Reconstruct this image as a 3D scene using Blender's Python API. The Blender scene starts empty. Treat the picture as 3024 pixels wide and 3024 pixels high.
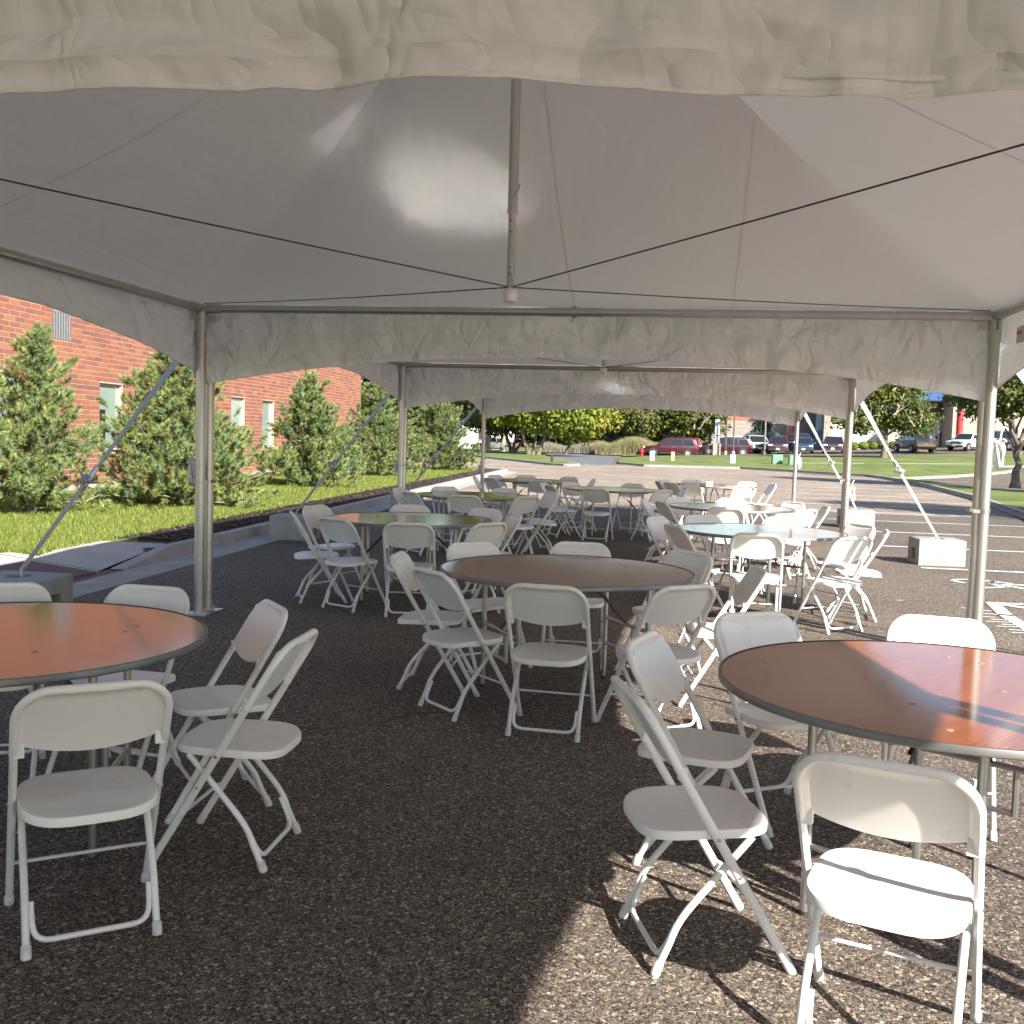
import bpy, bmesh, math, random, itertools
import numpy as np
from mathutils import Vector, Matrix, noise
random.seed(7); rng = np.random.default_rng(7)
PI = math.pi
SC = bpy.context.scene
COL = SC.collection

# ------------------------------------------------------------------ camera, sky, sun, exposure
CAM_H, YAW, PITCH, ROLL = 1.541, -0.157, -0.072, 0.0291
cam_d = bpy.data.cameras.new('camera'); cam_d.sensor_width = 36.0; cam_d.lens = 36.49
cam_d.clip_start = 0.05; cam_d.clip_end = 2000
cam = bpy.data.objects.new('camera', cam_d); COL.objects.link(cam); SC.camera = cam
fw = Vector((math.sin(YAW)*math.cos(PITCH), math.cos(YAW)*math.cos(PITCH), math.sin(PITCH)))
r0 = Vector((math.cos(YAW), -math.sin(YAW), 0)); u0 = r0.cross(fw)
rt = math.cos(ROLL)*r0 + math.sin(ROLL)*u0; up = -math.sin(ROLL)*r0 + math.cos(ROLL)*u0
cam.matrix_world = Matrix(((rt.x, up.x, -fw.x, 0.828), (rt.y, up.y, -fw.y, 0.0), (rt.z, up.z, -fw.z, CAM_H), (0, 0, 0, 1)))

SUN_EL = math.radians(30.5)
SUN_AZ = math.atan2(0.68, -0.73)          # towards the sun, measured from +Y to +X
world = bpy.data.worlds.new('World'); SC.world = world; world.use_nodes = True
wn = world.node_tree.nodes; wl = world.node_tree.links
sky = wn.new('ShaderNodeTexSky'); sky.sky_type = 'NISHITA'; sky.sun_disc = False
sky.sun_elevation = SUN_EL; sky.sun_rotation = SUN_AZ; sky.altitude = 250; sky.air_density = 1.0; sky.dust_density = 0.7; sky.ozone_density = 1.0
bg = wn['Background']; wl.new(sky.outputs[0], bg.inputs[0]); bg.inputs[1].default_value = 0.08
sun_d = bpy.data.lights.new('sun', 'SUN'); sun_d.energy = 5.0; sun_d.angle = math.radians(0.55); sun_d.color = (1.0, 0.945, 0.87)
sun = bpy.data.objects.new('sun', sun_d); COL.objects.link(sun)
sdir = Vector((math.sin(SUN_AZ)*math.cos(SUN_EL), math.cos(SUN_AZ)*math.cos(SUN_EL), math.sin(SUN_EL)))
sun.rotation_euler = sdir.to_track_quat('Z', 'Y').to_euler(); sun.location = (30, -30, 40)
SC.view_settings.view_transform = 'Standard'; SC.view_settings.look = 'None'
SC.view_settings.gamma = 1.0; SC.view_settings.use_curve_mapping = False
SC.view_settings.exposure = 1.62
try:
    SC.cycles.use_denoising = True
    SC.cycles.max_bounces = 10; SC.cycles.diffuse_bounces = 6; SC.cycles.glossy_bounces = 4
    SC.cycles.blur_glossy = 0.0; SC.cycles.sample_clamp_indirect = 0.0; SC.cycles.caustics_reflective = True
except Exception:
    pass

# ------------------------------------------------------------------ materials
def nodes_of(m):
    m.use_nodes = True
    return m.node_tree.nodes, m.node_tree.links, m.node_tree.nodes['Principled BSDF']
def mat(name, col, rough=0.6, metal=0.0, spec=0.5, var=0.0, vscale=8.0, bump=0.0, bscale=60.0, stretch=None, coat=0.0):
    """plain surface with a little procedural mottling and relief"""
    m = bpy.data.materials.new(name); N, L, B = nodes_of(m)
    B.inputs['Base Color'].default_value = (*col, 1); B.inputs['Roughness'].default_value = rough
    B.inputs['Metallic'].default_value = metal; B.inputs['Specular IOR Level'].default_value = spec
    B.inputs['Coat Weight'].default_value = coat; B.inputs['Coat Roughness'].default_value = 0.08
    tc = N.new('ShaderNodeTexCoord'); src = tc.outputs['Object']
    if stretch:
        mp = N.new('ShaderNodeMapping'); mp.inputs['Scale'].default_value = stretch; L.new(src, mp.inputs[0]); src = mp.outputs[0]
    if var > 0:
        n = N.new('ShaderNodeTexNoise'); n.inputs['Scale'].default_value = vscale; n.inputs['Detail'].default_value = 6
        L.new(src, n.inputs['Vector'])
        r = N.new('ShaderNodeValToRGB'); r.color_ramp.elements[0].position = .3; r.color_ramp.elements[1].position = .7
        r.color_ramp.elements[0].color = (*[c*(1-var) for c in col], 1); r.color_ramp.elements[1].color = (*[min(1, c*(1+var)) for c in col], 1)
        L.new(n.outputs['Fac'], r.inputs[0]); L.new(r.outputs[0], B.inputs['Base Color'])
    if bump > 0:
        n2 = N.new('ShaderNodeTexNoise'); n2.inputs['Scale'].default_value = bscale; n2.inputs['Detail'].default_value = 4
        L.new(src, n2.inputs['Vector'])
        b = N.new('ShaderNodeBump'); b.inputs['Strength'].default_value = bump; b.inputs['Distance'].default_value = 0.01
        L.new(n2.outputs['Fac'], b.inputs['Height']); L.new(b.outputs[0], B.inputs['Normal'])
    return m
def vary(m, amt, hue=(1, .98, .94)):
    """each copy a little lighter, darker or yellower than the next, with faint scuffs"""
    N, L, B = nodes_of(m); oi = N.new('ShaderNodeObjectInfo'); lk = B.inputs['Base Color'].links
    mr = N.new('ShaderNodeMapRange'); L.new(oi.outputs['Random'], mr.inputs[0])
    cr = N.new('ShaderNodeMixRGB'); cr.inputs[1].default_value = (1, 1, 1, 1); cr.inputs[2].default_value = (*[h*(1-amt) for h in hue], 1); L.new(mr.outputs[0], cr.inputs[0])
    tc = N.new('ShaderNodeTexCoord'); ad = N.new('ShaderNodeVectorMath'); ad.operation = 'ADD'; L.new(tc.outputs['Object'], ad.inputs[0]); L.new(oi.outputs['Random'], ad.inputs[1])
    n = N.new('ShaderNodeTexNoise'); n.inputs['Scale'].default_value = 9; n.inputs['Detail'].default_value = 9; n.inputs['Roughness'].default_value = .75; L.new(ad.outputs[0], n.inputs['Vector'])
    rp = N.new('ShaderNodeValToRGB'); rp.color_ramp.elements[0].position = .28; rp.color_ramp.elements[0].color = (.80, .78, .74, 1); rp.color_ramp.elements[1].position = .42; rp.color_ramp.elements[1].color = (1, 1, 1, 1); L.new(n.outputs['Fac'], rp.inputs[0])
    m1 = N.new('ShaderNodeMixRGB'); m1.blend_type = 'MULTIPLY'; m1.inputs[0].default_value = 1; m2 = N.new('ShaderNodeMixRGB'); m2.blend_type = 'MULTIPLY'; m2.inputs[0].default_value = 1
    if lk: L.new(lk[0].from_socket, m1.inputs[1])
    else: m1.inputs[1].default_value = B.inputs['Base Color'].default_value
    L.new(cr.outputs[0], m1.inputs[2]); L.new(m1.outputs[0], m2.inputs[1]); L.new(rp.outputs[0], m2.inputs[2]); L.new(m2.outputs[0], B.inputs['Base Color'])
def tint_mat(name, rough=0.6, trans=0.0, spec=0.3, noise_var=0.0):
    """colour comes from the mesh attribute 'tint' (each leaf, brick or blade has its own colour)"""
    m = bpy.data.materials.new(name); N, L, B = nodes_of(m)
    a = N.new('ShaderNodeAttribute'); a.attribute_name = 'tint'
    B.inputs['Roughness'].default_value = rough; B.inputs['Specular IOR Level'].default_value = spec
    L.new(a.outputs['Color'], B.inputs['Base Color'])
    if trans > 0:
        t = N.new('ShaderNodeBsdfTranslucent'); L.new(a.outputs['Color'], t.inputs['Color'])
        mx = N.new('ShaderNodeMixShader'); mx.inputs[0].default_value = trans
        L.new(B.outputs[0], mx.inputs[1]); L.new(t.outputs[0], mx.inputs[2])
        L.new(mx.outputs[0], N['Material Output'].inputs['Surface'])
    return m

def asphalt_mat(name, light=1.0, blue=0.0):
    """worn asphalt with pale pebbles showing in a dark binder"""
    m = bpy.data.materials.new(name); N, L, B = nodes_of(m)
    B.inputs['Roughness'].default_value = 0.88; B.inputs['Specular IOR Level'].default_value = 0.25
    g = N.new('ShaderNodeNewGeometry')
    wrp = N.new('ShaderNodeTexNoise'); wrp.inputs['Scale'].default_value = 45; L.new(g.outputs['Position'], wrp.inputs['Vector'])
    vm = N.new('ShaderNodeVectorMath'); vm.operation = 'MULTIPLY_ADD'; vm.inputs[1].default_value = (.018, .018, .018)
    L.new(wrp.outputs['Color'], vm.inputs[0]); L.new(g.outputs['Position'], vm.inputs[2])
    def peb(scale, thr, lo):
        v = N.new('ShaderNodeTexVoronoi'); v.inputs['Scale'].default_value = scale; L.new(vm.outputs[0], v.inputs['Vector'])
        e = N.new('ShaderNodeTexVoronoi'); e.feature = 'DISTANCE_TO_EDGE'; e.inputs['Scale'].default_value = scale; L.new(vm.outputs[0], e.inputs['Vector'])
        sx = N.new('ShaderNodeSeparateColor'); L.new(v.outputs['Color'], sx.inputs[0])
        # size of the pebble inside its cell varies cell to cell
        mr = N.new('ShaderNodeMapRange'); mr.inputs['From Min'].default_value = thr; mr.inputs['From Max'].default_value = 1.0
        mr.inputs['To Min'].default_value = 0.0; mr.inputs['To Max'].default_value = 1.0; L.new(sx.outputs[0], mr.inputs[0])
        st = N.new('ShaderNodeMath'); st.operation = 'GREATER_THAN'; st.inputs[1].default_value = lo; L.new(e.outputs['Distance'], st.inputs[0])
        on = N.new('ShaderNodeMath'); on.operation = 'GREATER_THAN'; on.inputs[1].default_value = thr; L.new(sx.outputs[0], on.inputs[0])
        mu = N.new('ShaderNodeMath'); mu.operation = 'MULTIPLY'; L.new(st.outputs[0], mu.inputs[0]); L.new(on.outputs[0], mu.inputs[1])
        cr = N.new('ShaderNodeValToRGB'); cr.color_ramp.interpolation = 'LINEAR'
        el = cr.color_ramp.elements; k = light
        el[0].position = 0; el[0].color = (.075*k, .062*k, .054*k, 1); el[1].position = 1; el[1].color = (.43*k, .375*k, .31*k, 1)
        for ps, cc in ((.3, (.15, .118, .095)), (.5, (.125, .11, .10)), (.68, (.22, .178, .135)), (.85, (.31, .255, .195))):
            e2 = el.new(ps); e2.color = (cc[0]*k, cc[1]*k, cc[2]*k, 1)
        L.new(sx.outputs[1], cr.inputs[0])
        return mu, cr
    p1, c1 = peb(88, .40, .09); p2, c2 = peb(165, .30, .08)
    big = N.new('ShaderNodeTexNoise'); big.inputs['Scale'].default_value = .35; big.inputs['Detail'].default_value = 5; L.new(g.outputs['Position'], big.inputs['Vector'])
    fine = N.new('ShaderNodeTexNoise'); fine.inputs['Scale'].default_value = 260; fine.inputs['Detail'].default_value = 2; L.new(g.outputs['Position'], fine.inputs['Vector'])
    br = N.new('ShaderNodeValToRGB'); k = light
    br.color_ramp.elements[0].position = .3; br.color_ramp.elements[0].color = (.018*k, .0135*k, .012*k, 1)
    br.color_ramp.elements[1].position = .7; br.color_ramp.elements[1].color = (.056*k, .044*k, .037*k, 1); L.new(fine.outputs['Fac'], br.inputs[0])
    m2 = N.new('ShaderNodeMixRGB'); L.new(p2.outputs[0], m2.inputs[0]); L.new(br.outputs[0], m2.inputs[1]); L.new(c2.outputs[0], m2.inputs[2])
    dk = N.new('ShaderNodeMixRGB'); dk.blend_type = 'MULTIPLY'; dk.inputs[0].default_value = 1; dk.inputs[2].default_value = (.85, .85, .85, 1); L.new(m2.outputs[0], dk.inputs[1])
    m1 = N.new('ShaderNodeMixRGB'); L.new(p1.outputs[0], m1.inputs[0]); L.new(dk.outputs[0], m1.inputs[1]); L.new(c1.outputs[0], m1.inputs[2])
    # slow wear and stains
    ws = N.new('ShaderNodeValToRGB'); ws.color_ramp.elements[0].position = .34; ws.color_ramp.elements[0].color = (.78, .77, .76, 1)
    ws.color_ramp.elements[1].position = .66; ws.color_ramp.elements[1].color = (1.1, 1.08, 1.05, 1); L.new(big.outputs['Fac'], ws.inputs[0])
    fm = N.new('ShaderNodeMixRGB'); fm.blend_type = 'MULTIPLY'; fm.inputs[0].default_value = 1; L.new(m1.outputs[0], fm.inputs[1]); L.new(ws.outputs[0], fm.inputs[2])
    # hairline cracks
    cv = N.new('ShaderNodeTexVoronoi'); cv.feature = 'DISTANCE_TO_EDGE'; cv.inputs['Scale'].default_value = .11
    wn2 = N.new('ShaderNodeTexNoise'); wn2.inputs['Scale'].default_value = 1.4; wn2.inputs['Detail'].default_value = 6; L.new(g.outputs['Position'], wn2.inputs['Vector'])
    va = N.new('ShaderNodeVectorMath'); va.operation = 'MULTIPLY_ADD'; va.inputs[1].default_value = (.9, .9, 0); L.new(wn2.outputs['Color'], va.inputs[0]); L.new(g.outputs['Position'], va.inputs[2])
    L.new(va.outputs[0], cv.inputs['Vector'])
    cm = N.new('ShaderNodeMath'); cm.operation = 'LESS_THAN'; cm.inputs[1].default_value = .0011; L.new(cv.outputs['Distance'], cm.inputs[0])
    ck = N.new('ShaderNodeMixRGB'); ck.inputs[2].default_value = (.02, .018, .017, 1)
    cf = N.new('ShaderNodeMath'); cf.operation = 'MULTIPLY'; cf.inputs[1].default_value = .55; L.new(cm.outputs[0], cf.inputs[0]); L.new(cf.outputs[0], ck.inputs[0]); L.new(fm.outputs[0], ck.inputs[1])
    L.new(ck.outputs[0], B.inputs['Base Color'])
    b = N.new('ShaderNodeBump'); b.inputs['Strength'].default_value = .7; b.inputs['Distance'].default_value = .006
    ad = N.new('ShaderNodeMath'); ad.operation = 'ADD'; L.new(p1.outputs[0], ad.inputs[0]); L.new(fine.outputs['Fac'], ad.inputs[1])
    L.new(ad.outputs[0], b.inputs['Height']); L.new(b.outputs[0], B.inputs['Normal'])
    return m

def wood_top_mat():
    m = bpy.data.materials.new('varnished_plywood'); N, L, B = nodes_of(m)
    tc = N.new('ShaderNodeTexCoord'); mp = N.new('ShaderNodeMapping'); mp.inputs['Scale'].default_value = (.9, 22, 1); L.new(tc.outputs['Object'], mp.inputs[0])
    n = N.new('ShaderNodeTexNoise'); n.inputs['Scale'].default_value = 5; n.inputs['Detail'].default_value = 8; n.inputs['Distortion'].default_value = .6; L.new(mp.outputs[0], n.inputs['Vector'])
    r = N.new('ShaderNodeValToRGB'); r.color_ramp.elements[0].position = .3; r.color_ramp.elements[0].color = (.20, .052, .016, 1)
    r.color_ramp.elements[1].position = .72; r.color_ramp.elements[1].color = (.34, .100, .031, 1); L.new(n.outputs['Fac'], r.inputs[0])
    L.new(r.outputs[0], B.inputs['Base Color'])
    n2 = N.new('ShaderNodeTexNoise'); n2.inputs['Scale'].default_value = 3; n2.inputs['Detail'].default_value = 5; L.new(tc.outputs['Object'], n2.inputs['Vector'])
    rr = N.new('ShaderNodeMapRange'); rr.inputs['To Min'].default_value = .07; rr.inputs['To Max'].default_value = .13; L.new(n2.outputs['Fac'], rr.inputs[0]); L.new(rr.outputs[0], B.inputs['Roughness'])
    B.inputs['Specular IOR Level'].default_value = .85
    b = N.new('ShaderNodeBump'); b.inputs['Strength'].default_value = .012; b.inputs['Distance'].default_value = .002; L.new(n2.outputs['Fac'], b.inputs['Height']); L.new(b.outputs[0], B.inputs['Normal'])
    return m

def vinyl_mat(nm='white_tent_vinyl', crumple=1.0, trans=.05, rough=.36, spec=.5, k=1.0):
    m = bpy.data.materials.new(nm); N, L, B = nodes_of(m)
    B.inputs['Roughness'].default_value = rough; B.inputs['Specular IOR Level'].default_value = spec
    g = N.new('ShaderNodeNewGeometry')
    n0 = N.new('ShaderNodeTexNoise'); n0.inputs['Scale'].default_value = 1.1; n0.inputs['Detail'].default_value = 5; L.new(g.outputs['Position'], n0.inputs['Vector'])
    cr = N.new('ShaderNodeValToRGB'); cr.color_ramp.elements[0].color = (.72*k, .72*k, .725*k, 1); cr.color_ramp.elements[1].color = (.775*k, .775*k, .78*k, 1); L.new(n0.outputs['Fac'], cr.inputs[0]); L.new(cr.outputs[0], B.inputs['Base Color'])
    # sharp creases: ridged, stretched noise at several sizes
    prev = None
    for sc_, am, rot in ((1.1, 1.0, (.3, .5, .6)), (2.3, .60, (.9, -.4, .2)), (5.0, .22, (-.5, .8, 1.1)), (16.0, .02, (.2, .1, .4))):
        mp = N.new('ShaderNodeMapping'); mp.inputs['Rotation'].default_value = rot; mp.inputs['Scale'].default_value = (1.7, .8, 1.2); L.new(g.outputs['Position'], mp.inputs[0])
        n = N.new('ShaderNodeTexNoise'); n.inputs['Scale'].default_value = sc_; n.inputs['Detail'].default_value = 1.0; n.inputs['Distortion'].default_value = .8; L.new(mp.outputs[0], n.inputs['Vector'])
        a = N.new('ShaderNodeMath'); a.operation = 'SUBTRACT'; a.inputs[1].default_value = .5; L.new(n.outputs['Fac'], a.inputs[0])
        ab = N.new('ShaderNodeMath'); ab.operation = 'ABSOLUTE'; L.new(a.outputs[0], ab.inputs[0])
        mu = N.new('ShaderNodeMath'); mu.operation = 'MULTIPLY_ADD'; mu.inputs[1].default_value = am; mu.inputs[2].default_value = 0; L.new(ab.outputs[0], mu.inputs[0])
        if prev is not None: L.new(prev, mu.inputs[2])
        prev = mu.outputs[0]
    b = N.new('ShaderNodeBump'); b.inputs['Strength'].default_value = 1.0*crumple; b.inputs['Distance'].default_value = .16; L.new(prev, b.inputs['Height'])
    n3 = N.new('ShaderNodeTexNoise'); n3.inputs['Scale'].default_value = 420; L.new(g.outputs['Position'], n3.inputs['Vector'])
    b2 = N.new('ShaderNodeBump'); b2.inputs['Strength'].default_value = .06; b2.inputs['Distance'].default_value = .002; L.new(n3.outputs['Fac'], b2.inputs['Height']); L.new(b.outputs[0], b2.inputs['Normal'])
    L.new(b2.outputs[0], B.inputs['Normal'])
    t = N.new('ShaderNodeBsdfTranslucent'); t.inputs['Color'].default_value = (.76, .74, .74, 1)
    mx = N.new('ShaderNodeMixShader'); mx.inputs[0].default_value = trans; L.new(B.outputs[0], mx.inputs[1]); L.new(t.outputs[0], mx.inputs[2]); L.new(mx.outputs[0], N['Material Output'].inputs['Surface'])
    return m

M = dict(
    asphalt=asphalt_mat('worn_asphalt', 1.22), pale_lit_lot=asphalt_mat('pale_lit_asphalt', 2.2), road=mat('road_asphalt', (.11, .115, .12), .9, var=.15, vscale=.8),
    top=wood_top_mat(), vinyl=vinyl_mat('white_valance_vinyl', .9, .06, .30, .6, 1.16), canopy=vinyl_mat('white_canopy_vinyl', .12, .042, .6, .2, 1.13),
    plastic=mat('white_plastic', (.80, .785, .77), .38, spec=.45, var=.03, vscale=6, bump=.08, bscale=350),
    enamel=mat('white_enamel_steel', (.74, .74, .73), .33, spec=.5, var=.05, vscale=20),
    cap=mat('grey_rubber_cap', (.55, .54, .53), .6, var=.2, vscale=40),
    alu=mat('aluminium_tube', (.54, .53, .51), .36, metal=.85, var=.06, vscale=5, bump=.03, bscale=120, stretch=(1, 1, .15)),
    edge=mat('aluminium_edge', (.20, .195, .185), .45, metal=.8, var=.12, vscale=12),
    steel=mat('dull_zinc_steel', (.42, .42, .41), .34, metal=.9, var=.1, vscale=10),
    dark=mat('dark_steel', (.06, .055, .05), .5, metal=.5, var=.2), plug=mat('filler_plug', (.30, .21, .16), .6, var=.1), ply=mat('raw_plywood', (.26, .11, .05), .7, var=.2, stretch=(1, 8, 1)),
    cable=mat('steel_cable', (.10, .09, .09), .5, metal=.6, var=.2, vscale=60),
    webbing=mat('white_webbing', (.60, .60, .59), .8, var=.08, vscale=30, bump=.2, bscale=300), shaded_web=mat('shaded_webbing', (.36, .35, .35), .8, var=.1, vscale=30), rope=mat('white_rope', (.58, .58, .57), .8, bump=.4, bscale=200, var=.05),
    concrete=mat('cast_concrete', (.30, .295, .285), .9, var=.12, vscale=6, bump=.15, bscale=80),
    kerb=mat('kerb_concrete', (.32, .285, .25), .92, var=.16, vscale=2.5, bump=.2, bscale=60),
    walk=mat('pavement_concrete', (.38, .34, .30), .92, var=.10, vscale=1.5, bump=.15, bscale=90),
    redpad=mat('red_paving', (.14, .085, .072), .85, var=.2, vscale=20), stripe=mat('worn_white_paint', (.70, .69, .65), .8, var=.10, vscale=9),
    grass=mat('lawn_grass', (.10, .135, .030), .9, spec=.2, var=.35, vscale=1.2, bump=.6, bscale=40), farlawn=mat('far_lawn', (.125, .155, .042), .9, spec=.2, var=.35, vscale=.6, bump=.8, bscale=9),
    soil=mat('dark_mulch', (.035, .026, .021), .95, var=.5, vscale=25, bump=.9, bscale=30),
    tint=tint_mat('tinted_foliage', .55, .28), needle=tint_mat('pine_needles', .5, .22), brick=tint_mat('fired_brick', .85), chip=tint_mat('wood_chips', .9), flower=tint_mat('dry_grass', .8, .2),
    mortar=mat('mortar', (.44, .31, .23), .95, var=.08, vscale=5, bump=.2, bscale=120), bark=mat('tree_bark', (.13, .105, .08), .9, var=.4, vscale=14, bump=.8, bscale=24, stretch=(1, 1, .25)),
    palebark=mat('pale_bark', (.30, .26, .21), .9, var=.3, vscale=10, bump=.5, bscale=20, stretch=(1, 1, .3)),
    frame=mat('window_frame', (.40, .385, .36), .45, metal=.3, var=.05), louver=mat('grey_louver', (.10, .10, .11), .5, var=.15), sill=mat('precast_sill', (.50, .42, .35), .9, var=.1),
    blind=mat('mint_blind', (.20, .26, .225), .12, spec=.8, var=.06, vscale=3, coat=.8), glassd=mat('dark_glass', (.015, .018, .018), .04, spec=.9, var=.3, coat=.5),
    block=mat('split_face_block', (.27, .24, .205), .92, var=.22, vscale=1.3, bump=.5, bscale=8, stretch=(1, 1, 4)), cream=mat('cream_wall', (.46, .41, .33), .8, var=.08, vscale=.6),
    redband=mat('red_brick_band', (.30, .11, .07), .85, var=.12, vscale=1.5, stretch=(1, 1, 5)), darkpanel=mat('dark_grey_panel', (.055, .06, .065), .6, var=.2), bluepanel=mat('blue_grey_panel', (.13, .17, .20), .5, var=.1),
    palepanel=mat('pale_blue_panel', (.34, .42, .50), .35, var=.06), beige=mat('beige_wall', (.31, .27, .23), .88, var=.10, vscale=.8, stretch=(1, 1, 3)), garage=mat('garage_door', (.50, .50, .49), .6, var=.06),
    glassblock=mat('glass_block', (.42, .50, .48), .1, spec=.8, var=.25, vscale=3), bluesign=mat('blue_fascia', (.02, .07, .20), .5, var=.06), red=mat('red_paint', (.42, .03, .04), .4, var=.08, vscale=2),
    whitewall=mat('white_siding', (.50, .52, .54), .7, var=.05), roof=mat('grey_shingle', (.12, .11, .10), .9, var=.2, vscale=3),
    pole=mat('dark_lamp_post', (.07, .065, .06), .5, var=.1), olive=mat('olive_post', (.16, .18, .12), .6, var=.1), green=mat('pale_green_box', (.14, .27, .19), .6, var=.08, vscale=4), greyw=mat('grey_white_paint', (.40, .42, .42), .6, var=.12), yel=mat('faded_yellow_post', (.38, .32, .20), .7, var=.1),
    stone=mat('stone_block', (.30, .26, .22), .9, var=.3, vscale=4, bump=.4, bscale=14), tyre=mat('tyre_rubber', (.018, .018, .018), .8, var=.2), rim=mat('alloy_rim', (.45, .45, .46), .35, metal=.7, var=.1),
    lamp=mat('headlamp', (.70, .72, .74), .1, spec=.8, var=.05), tail=mat('tail_lamp', (.45, .02, .02), .2, spec=.7, var=.1), plate=mat('number_plate', (.75, .76, .76), .5, var=.03), trim=mat('black_trim', (.025, .025, .027), .6, var=.2), chrome=mat('chrome_trim', (.6, .6, .6), .15, metal=.9, var=.05),
    label=mat('faded_label', (.52, .50, .46), .7, var=.15, vscale=40), orange=mat('orange_label', (.50, .17, .07), .7, var=.1), paper=mat('white_paper', (.80, .80, .79), .8, var=.02),
)
def paint(name, c): return mat(name, c, .28, spec=.6, var=.04, vscale=2, coat=.7)
M.update(maroon=paint('maroon_car_paint', (.042, .006, .011)), crimson=paint('crimson_car_paint', (.060, .006, .011)), bluecar=paint('blue_car_paint', (.012, .035, .12)), silver=paint('silver_car_paint', (.42, .43, .44)), grey=paint('grey_car_paint', (.16, .165, .155)), white=paint('white_car_paint', (.58, .59, .60)), navy=paint('navy_car_paint', (.02, .025, .04)), redtruck=paint('bright_red_paint', (.13, .008, .011)))

vary(M['plastic'], .10); vary(M['enamel'], .14); vary(M['top'], .22, (1, .95, .9)); vary(M['concrete'], .12); vary(M['alu'], .10)

# ------------------------------------------------------------------ mesh helpers
class MB:
    def __init__(s): s.v = []; s.f = []
    def add(s, vs, fs):
        o = len(s.v); s.v += [tuple(p) for p in vs]; s.f += [tuple(o+i for i in f) for f in fs]; return s
    def box(s, c, d, rz=0.0, ch=0.0):
        x, y, z = d[0]/2, d[1]/2, d[2]/2; co, si = math.cos(rz), math.sin(rz); vs = []
        for sx, sy, sz in itertools.product((-1, 1), (-1, 1), (-1, 1)):
            px, py = sx*x, sy*y; vs.append((c[0]+px*co-py*si, c[1]+px*si+py*co, c[2]+sz*z))
        return s.add(vs, [(0, 1, 3, 2), (4, 6, 7, 5), (0, 4, 5, 1), (2, 3, 7, 6), (0, 2, 6, 4), (1, 5, 7, 3)])
    def tube(s, pts, r, n=8, cap=True, flat=1.0):
        pts = [Vector(p) for p in pts]; k = len(pts); rs = r if isinstance(r, (list, tuple)) else [r]*k
        ref = None; vs = []; fs = []
        for i, p in enumerate(pts):
            t = (pts[min(i+1, k-1)]-pts[max(i-1, 0)]).normalized()
            if ref is None: ref = Vector((1, 0, 0)) if abs(t.x) < .8 else Vector((0, 1, 0))
            a = (ref-t*ref.dot(t)).normalized(); ref = a; b = t.cross(a)
            for j in range(n):
                w = 2*PI*j/n; vs.append(p+a*(rs[i]*math.cos(w))+b*(rs[i]*flat*math.sin(w)))
        for i in range(k-1):
            for j in range(n): fs.append((i*n+j, i*n+(j+1) % n, (i+1)*n+(j+1) % n, (i+1)*n+j))
        if cap: fs.append(tuple(range(n-1, -1, -1))); fs.append(tuple((k-1)*n+j for j in range(n)))
        return s.add(vs, fs)
    def lathe(s, prof, n=16, c=(0, 0, 0)):
        vs = []; fs = []; k = len(prof)
        for r_, z in prof:
            for j in range(n): w = 2*PI*j/n; vs.append((c[0]+r_*math.cos(w), c[1]+r_*math.sin(w), c[2]+z))
        for i in range(k-1):
            for j in range(n): fs.append((i*n+j, i*n+(j+1) % n, (i+1)*n+(j+1) % n, (i+1)*n+j))
        fs.append(tuple(range(n-1, -1, -1))); fs.append(tuple((k-1)*n+j for j in range(n)))
        return s.add(vs, fs)
    def grid(s, nu, nv, fn):
        vs = [fn(i/(nu-1), j/(nv-1)) for j in range(nv) for i in range(nu)]
        return s.add(vs, [(j*nu+i, j*nu+i+1, (j+1)*nu+i+1, (j+1)*nu+i) for j in range(nv-1) for i in range(nu-1)])
    def mesh(s, name, m, smooth=None):
        me = bpy.data.meshes.new(name); me.from_pydata(s.v, [], s.f); me.materials.append(m)
        if smooth is not None:
            for p in me.polygons: p.use_smooth = True
            try: me.set_sharp_from_angle(angle=math.radians(smooth))
            except Exception: pass
        me.update(); return me
    def obj(s, name, m, parent=None, smooth=None):
        return link(name, s.mesh(name, m, smooth), parent)
def link(name, me, parent=None):
    o = bpy.data.objects.new(name, me); COL.objects.link(o)
    if parent is not None: o.parent = parent
    return o
def tag(o, label=None, cat=None, group=None, kind=None):
    if label: o['label'] = label
    if cat: o['category'] = cat
    if group: o['group'] = group
    if kind: o['kind'] = kind
    return o
def empty(name, loc=(0, 0, 0), rz=0.0, label=None, cat=None, group=None):
    o = bpy.data.objects.new(name, None); o.empty_display_size = .2; COL.objects.link(o); o.location = loc; o.rotation_euler = (0, 0, rz)
    return tag(o, label, cat, group)
def struct(o): o['kind'] = 'structure'; return o
def bevel(o, w, seg=2):
    b = o.modifiers.new('bevel', 'BEVEL'); b.width = w; b.segments = seg; b.limit_method = 'ANGLE'; b.angle_limit = math.radians(40); return o
KIDS = {}
def copy_tree(o, loc, rz, label, group=None):
    """copy of a thing with copies of its parts and sub-parts (shared mesh data)"""
    def cp(a, par):
        c = a.copy(); COL.objects.link(c)
        if par is not None: c.parent = par
        for ch in a.children: cp(ch, c)
        return c
    r = cp(o, None); r.location = loc; r.rotation_euler = (0, 0, rz); r['label'] = label
    if group: r['group'] = group
    return r
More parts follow.
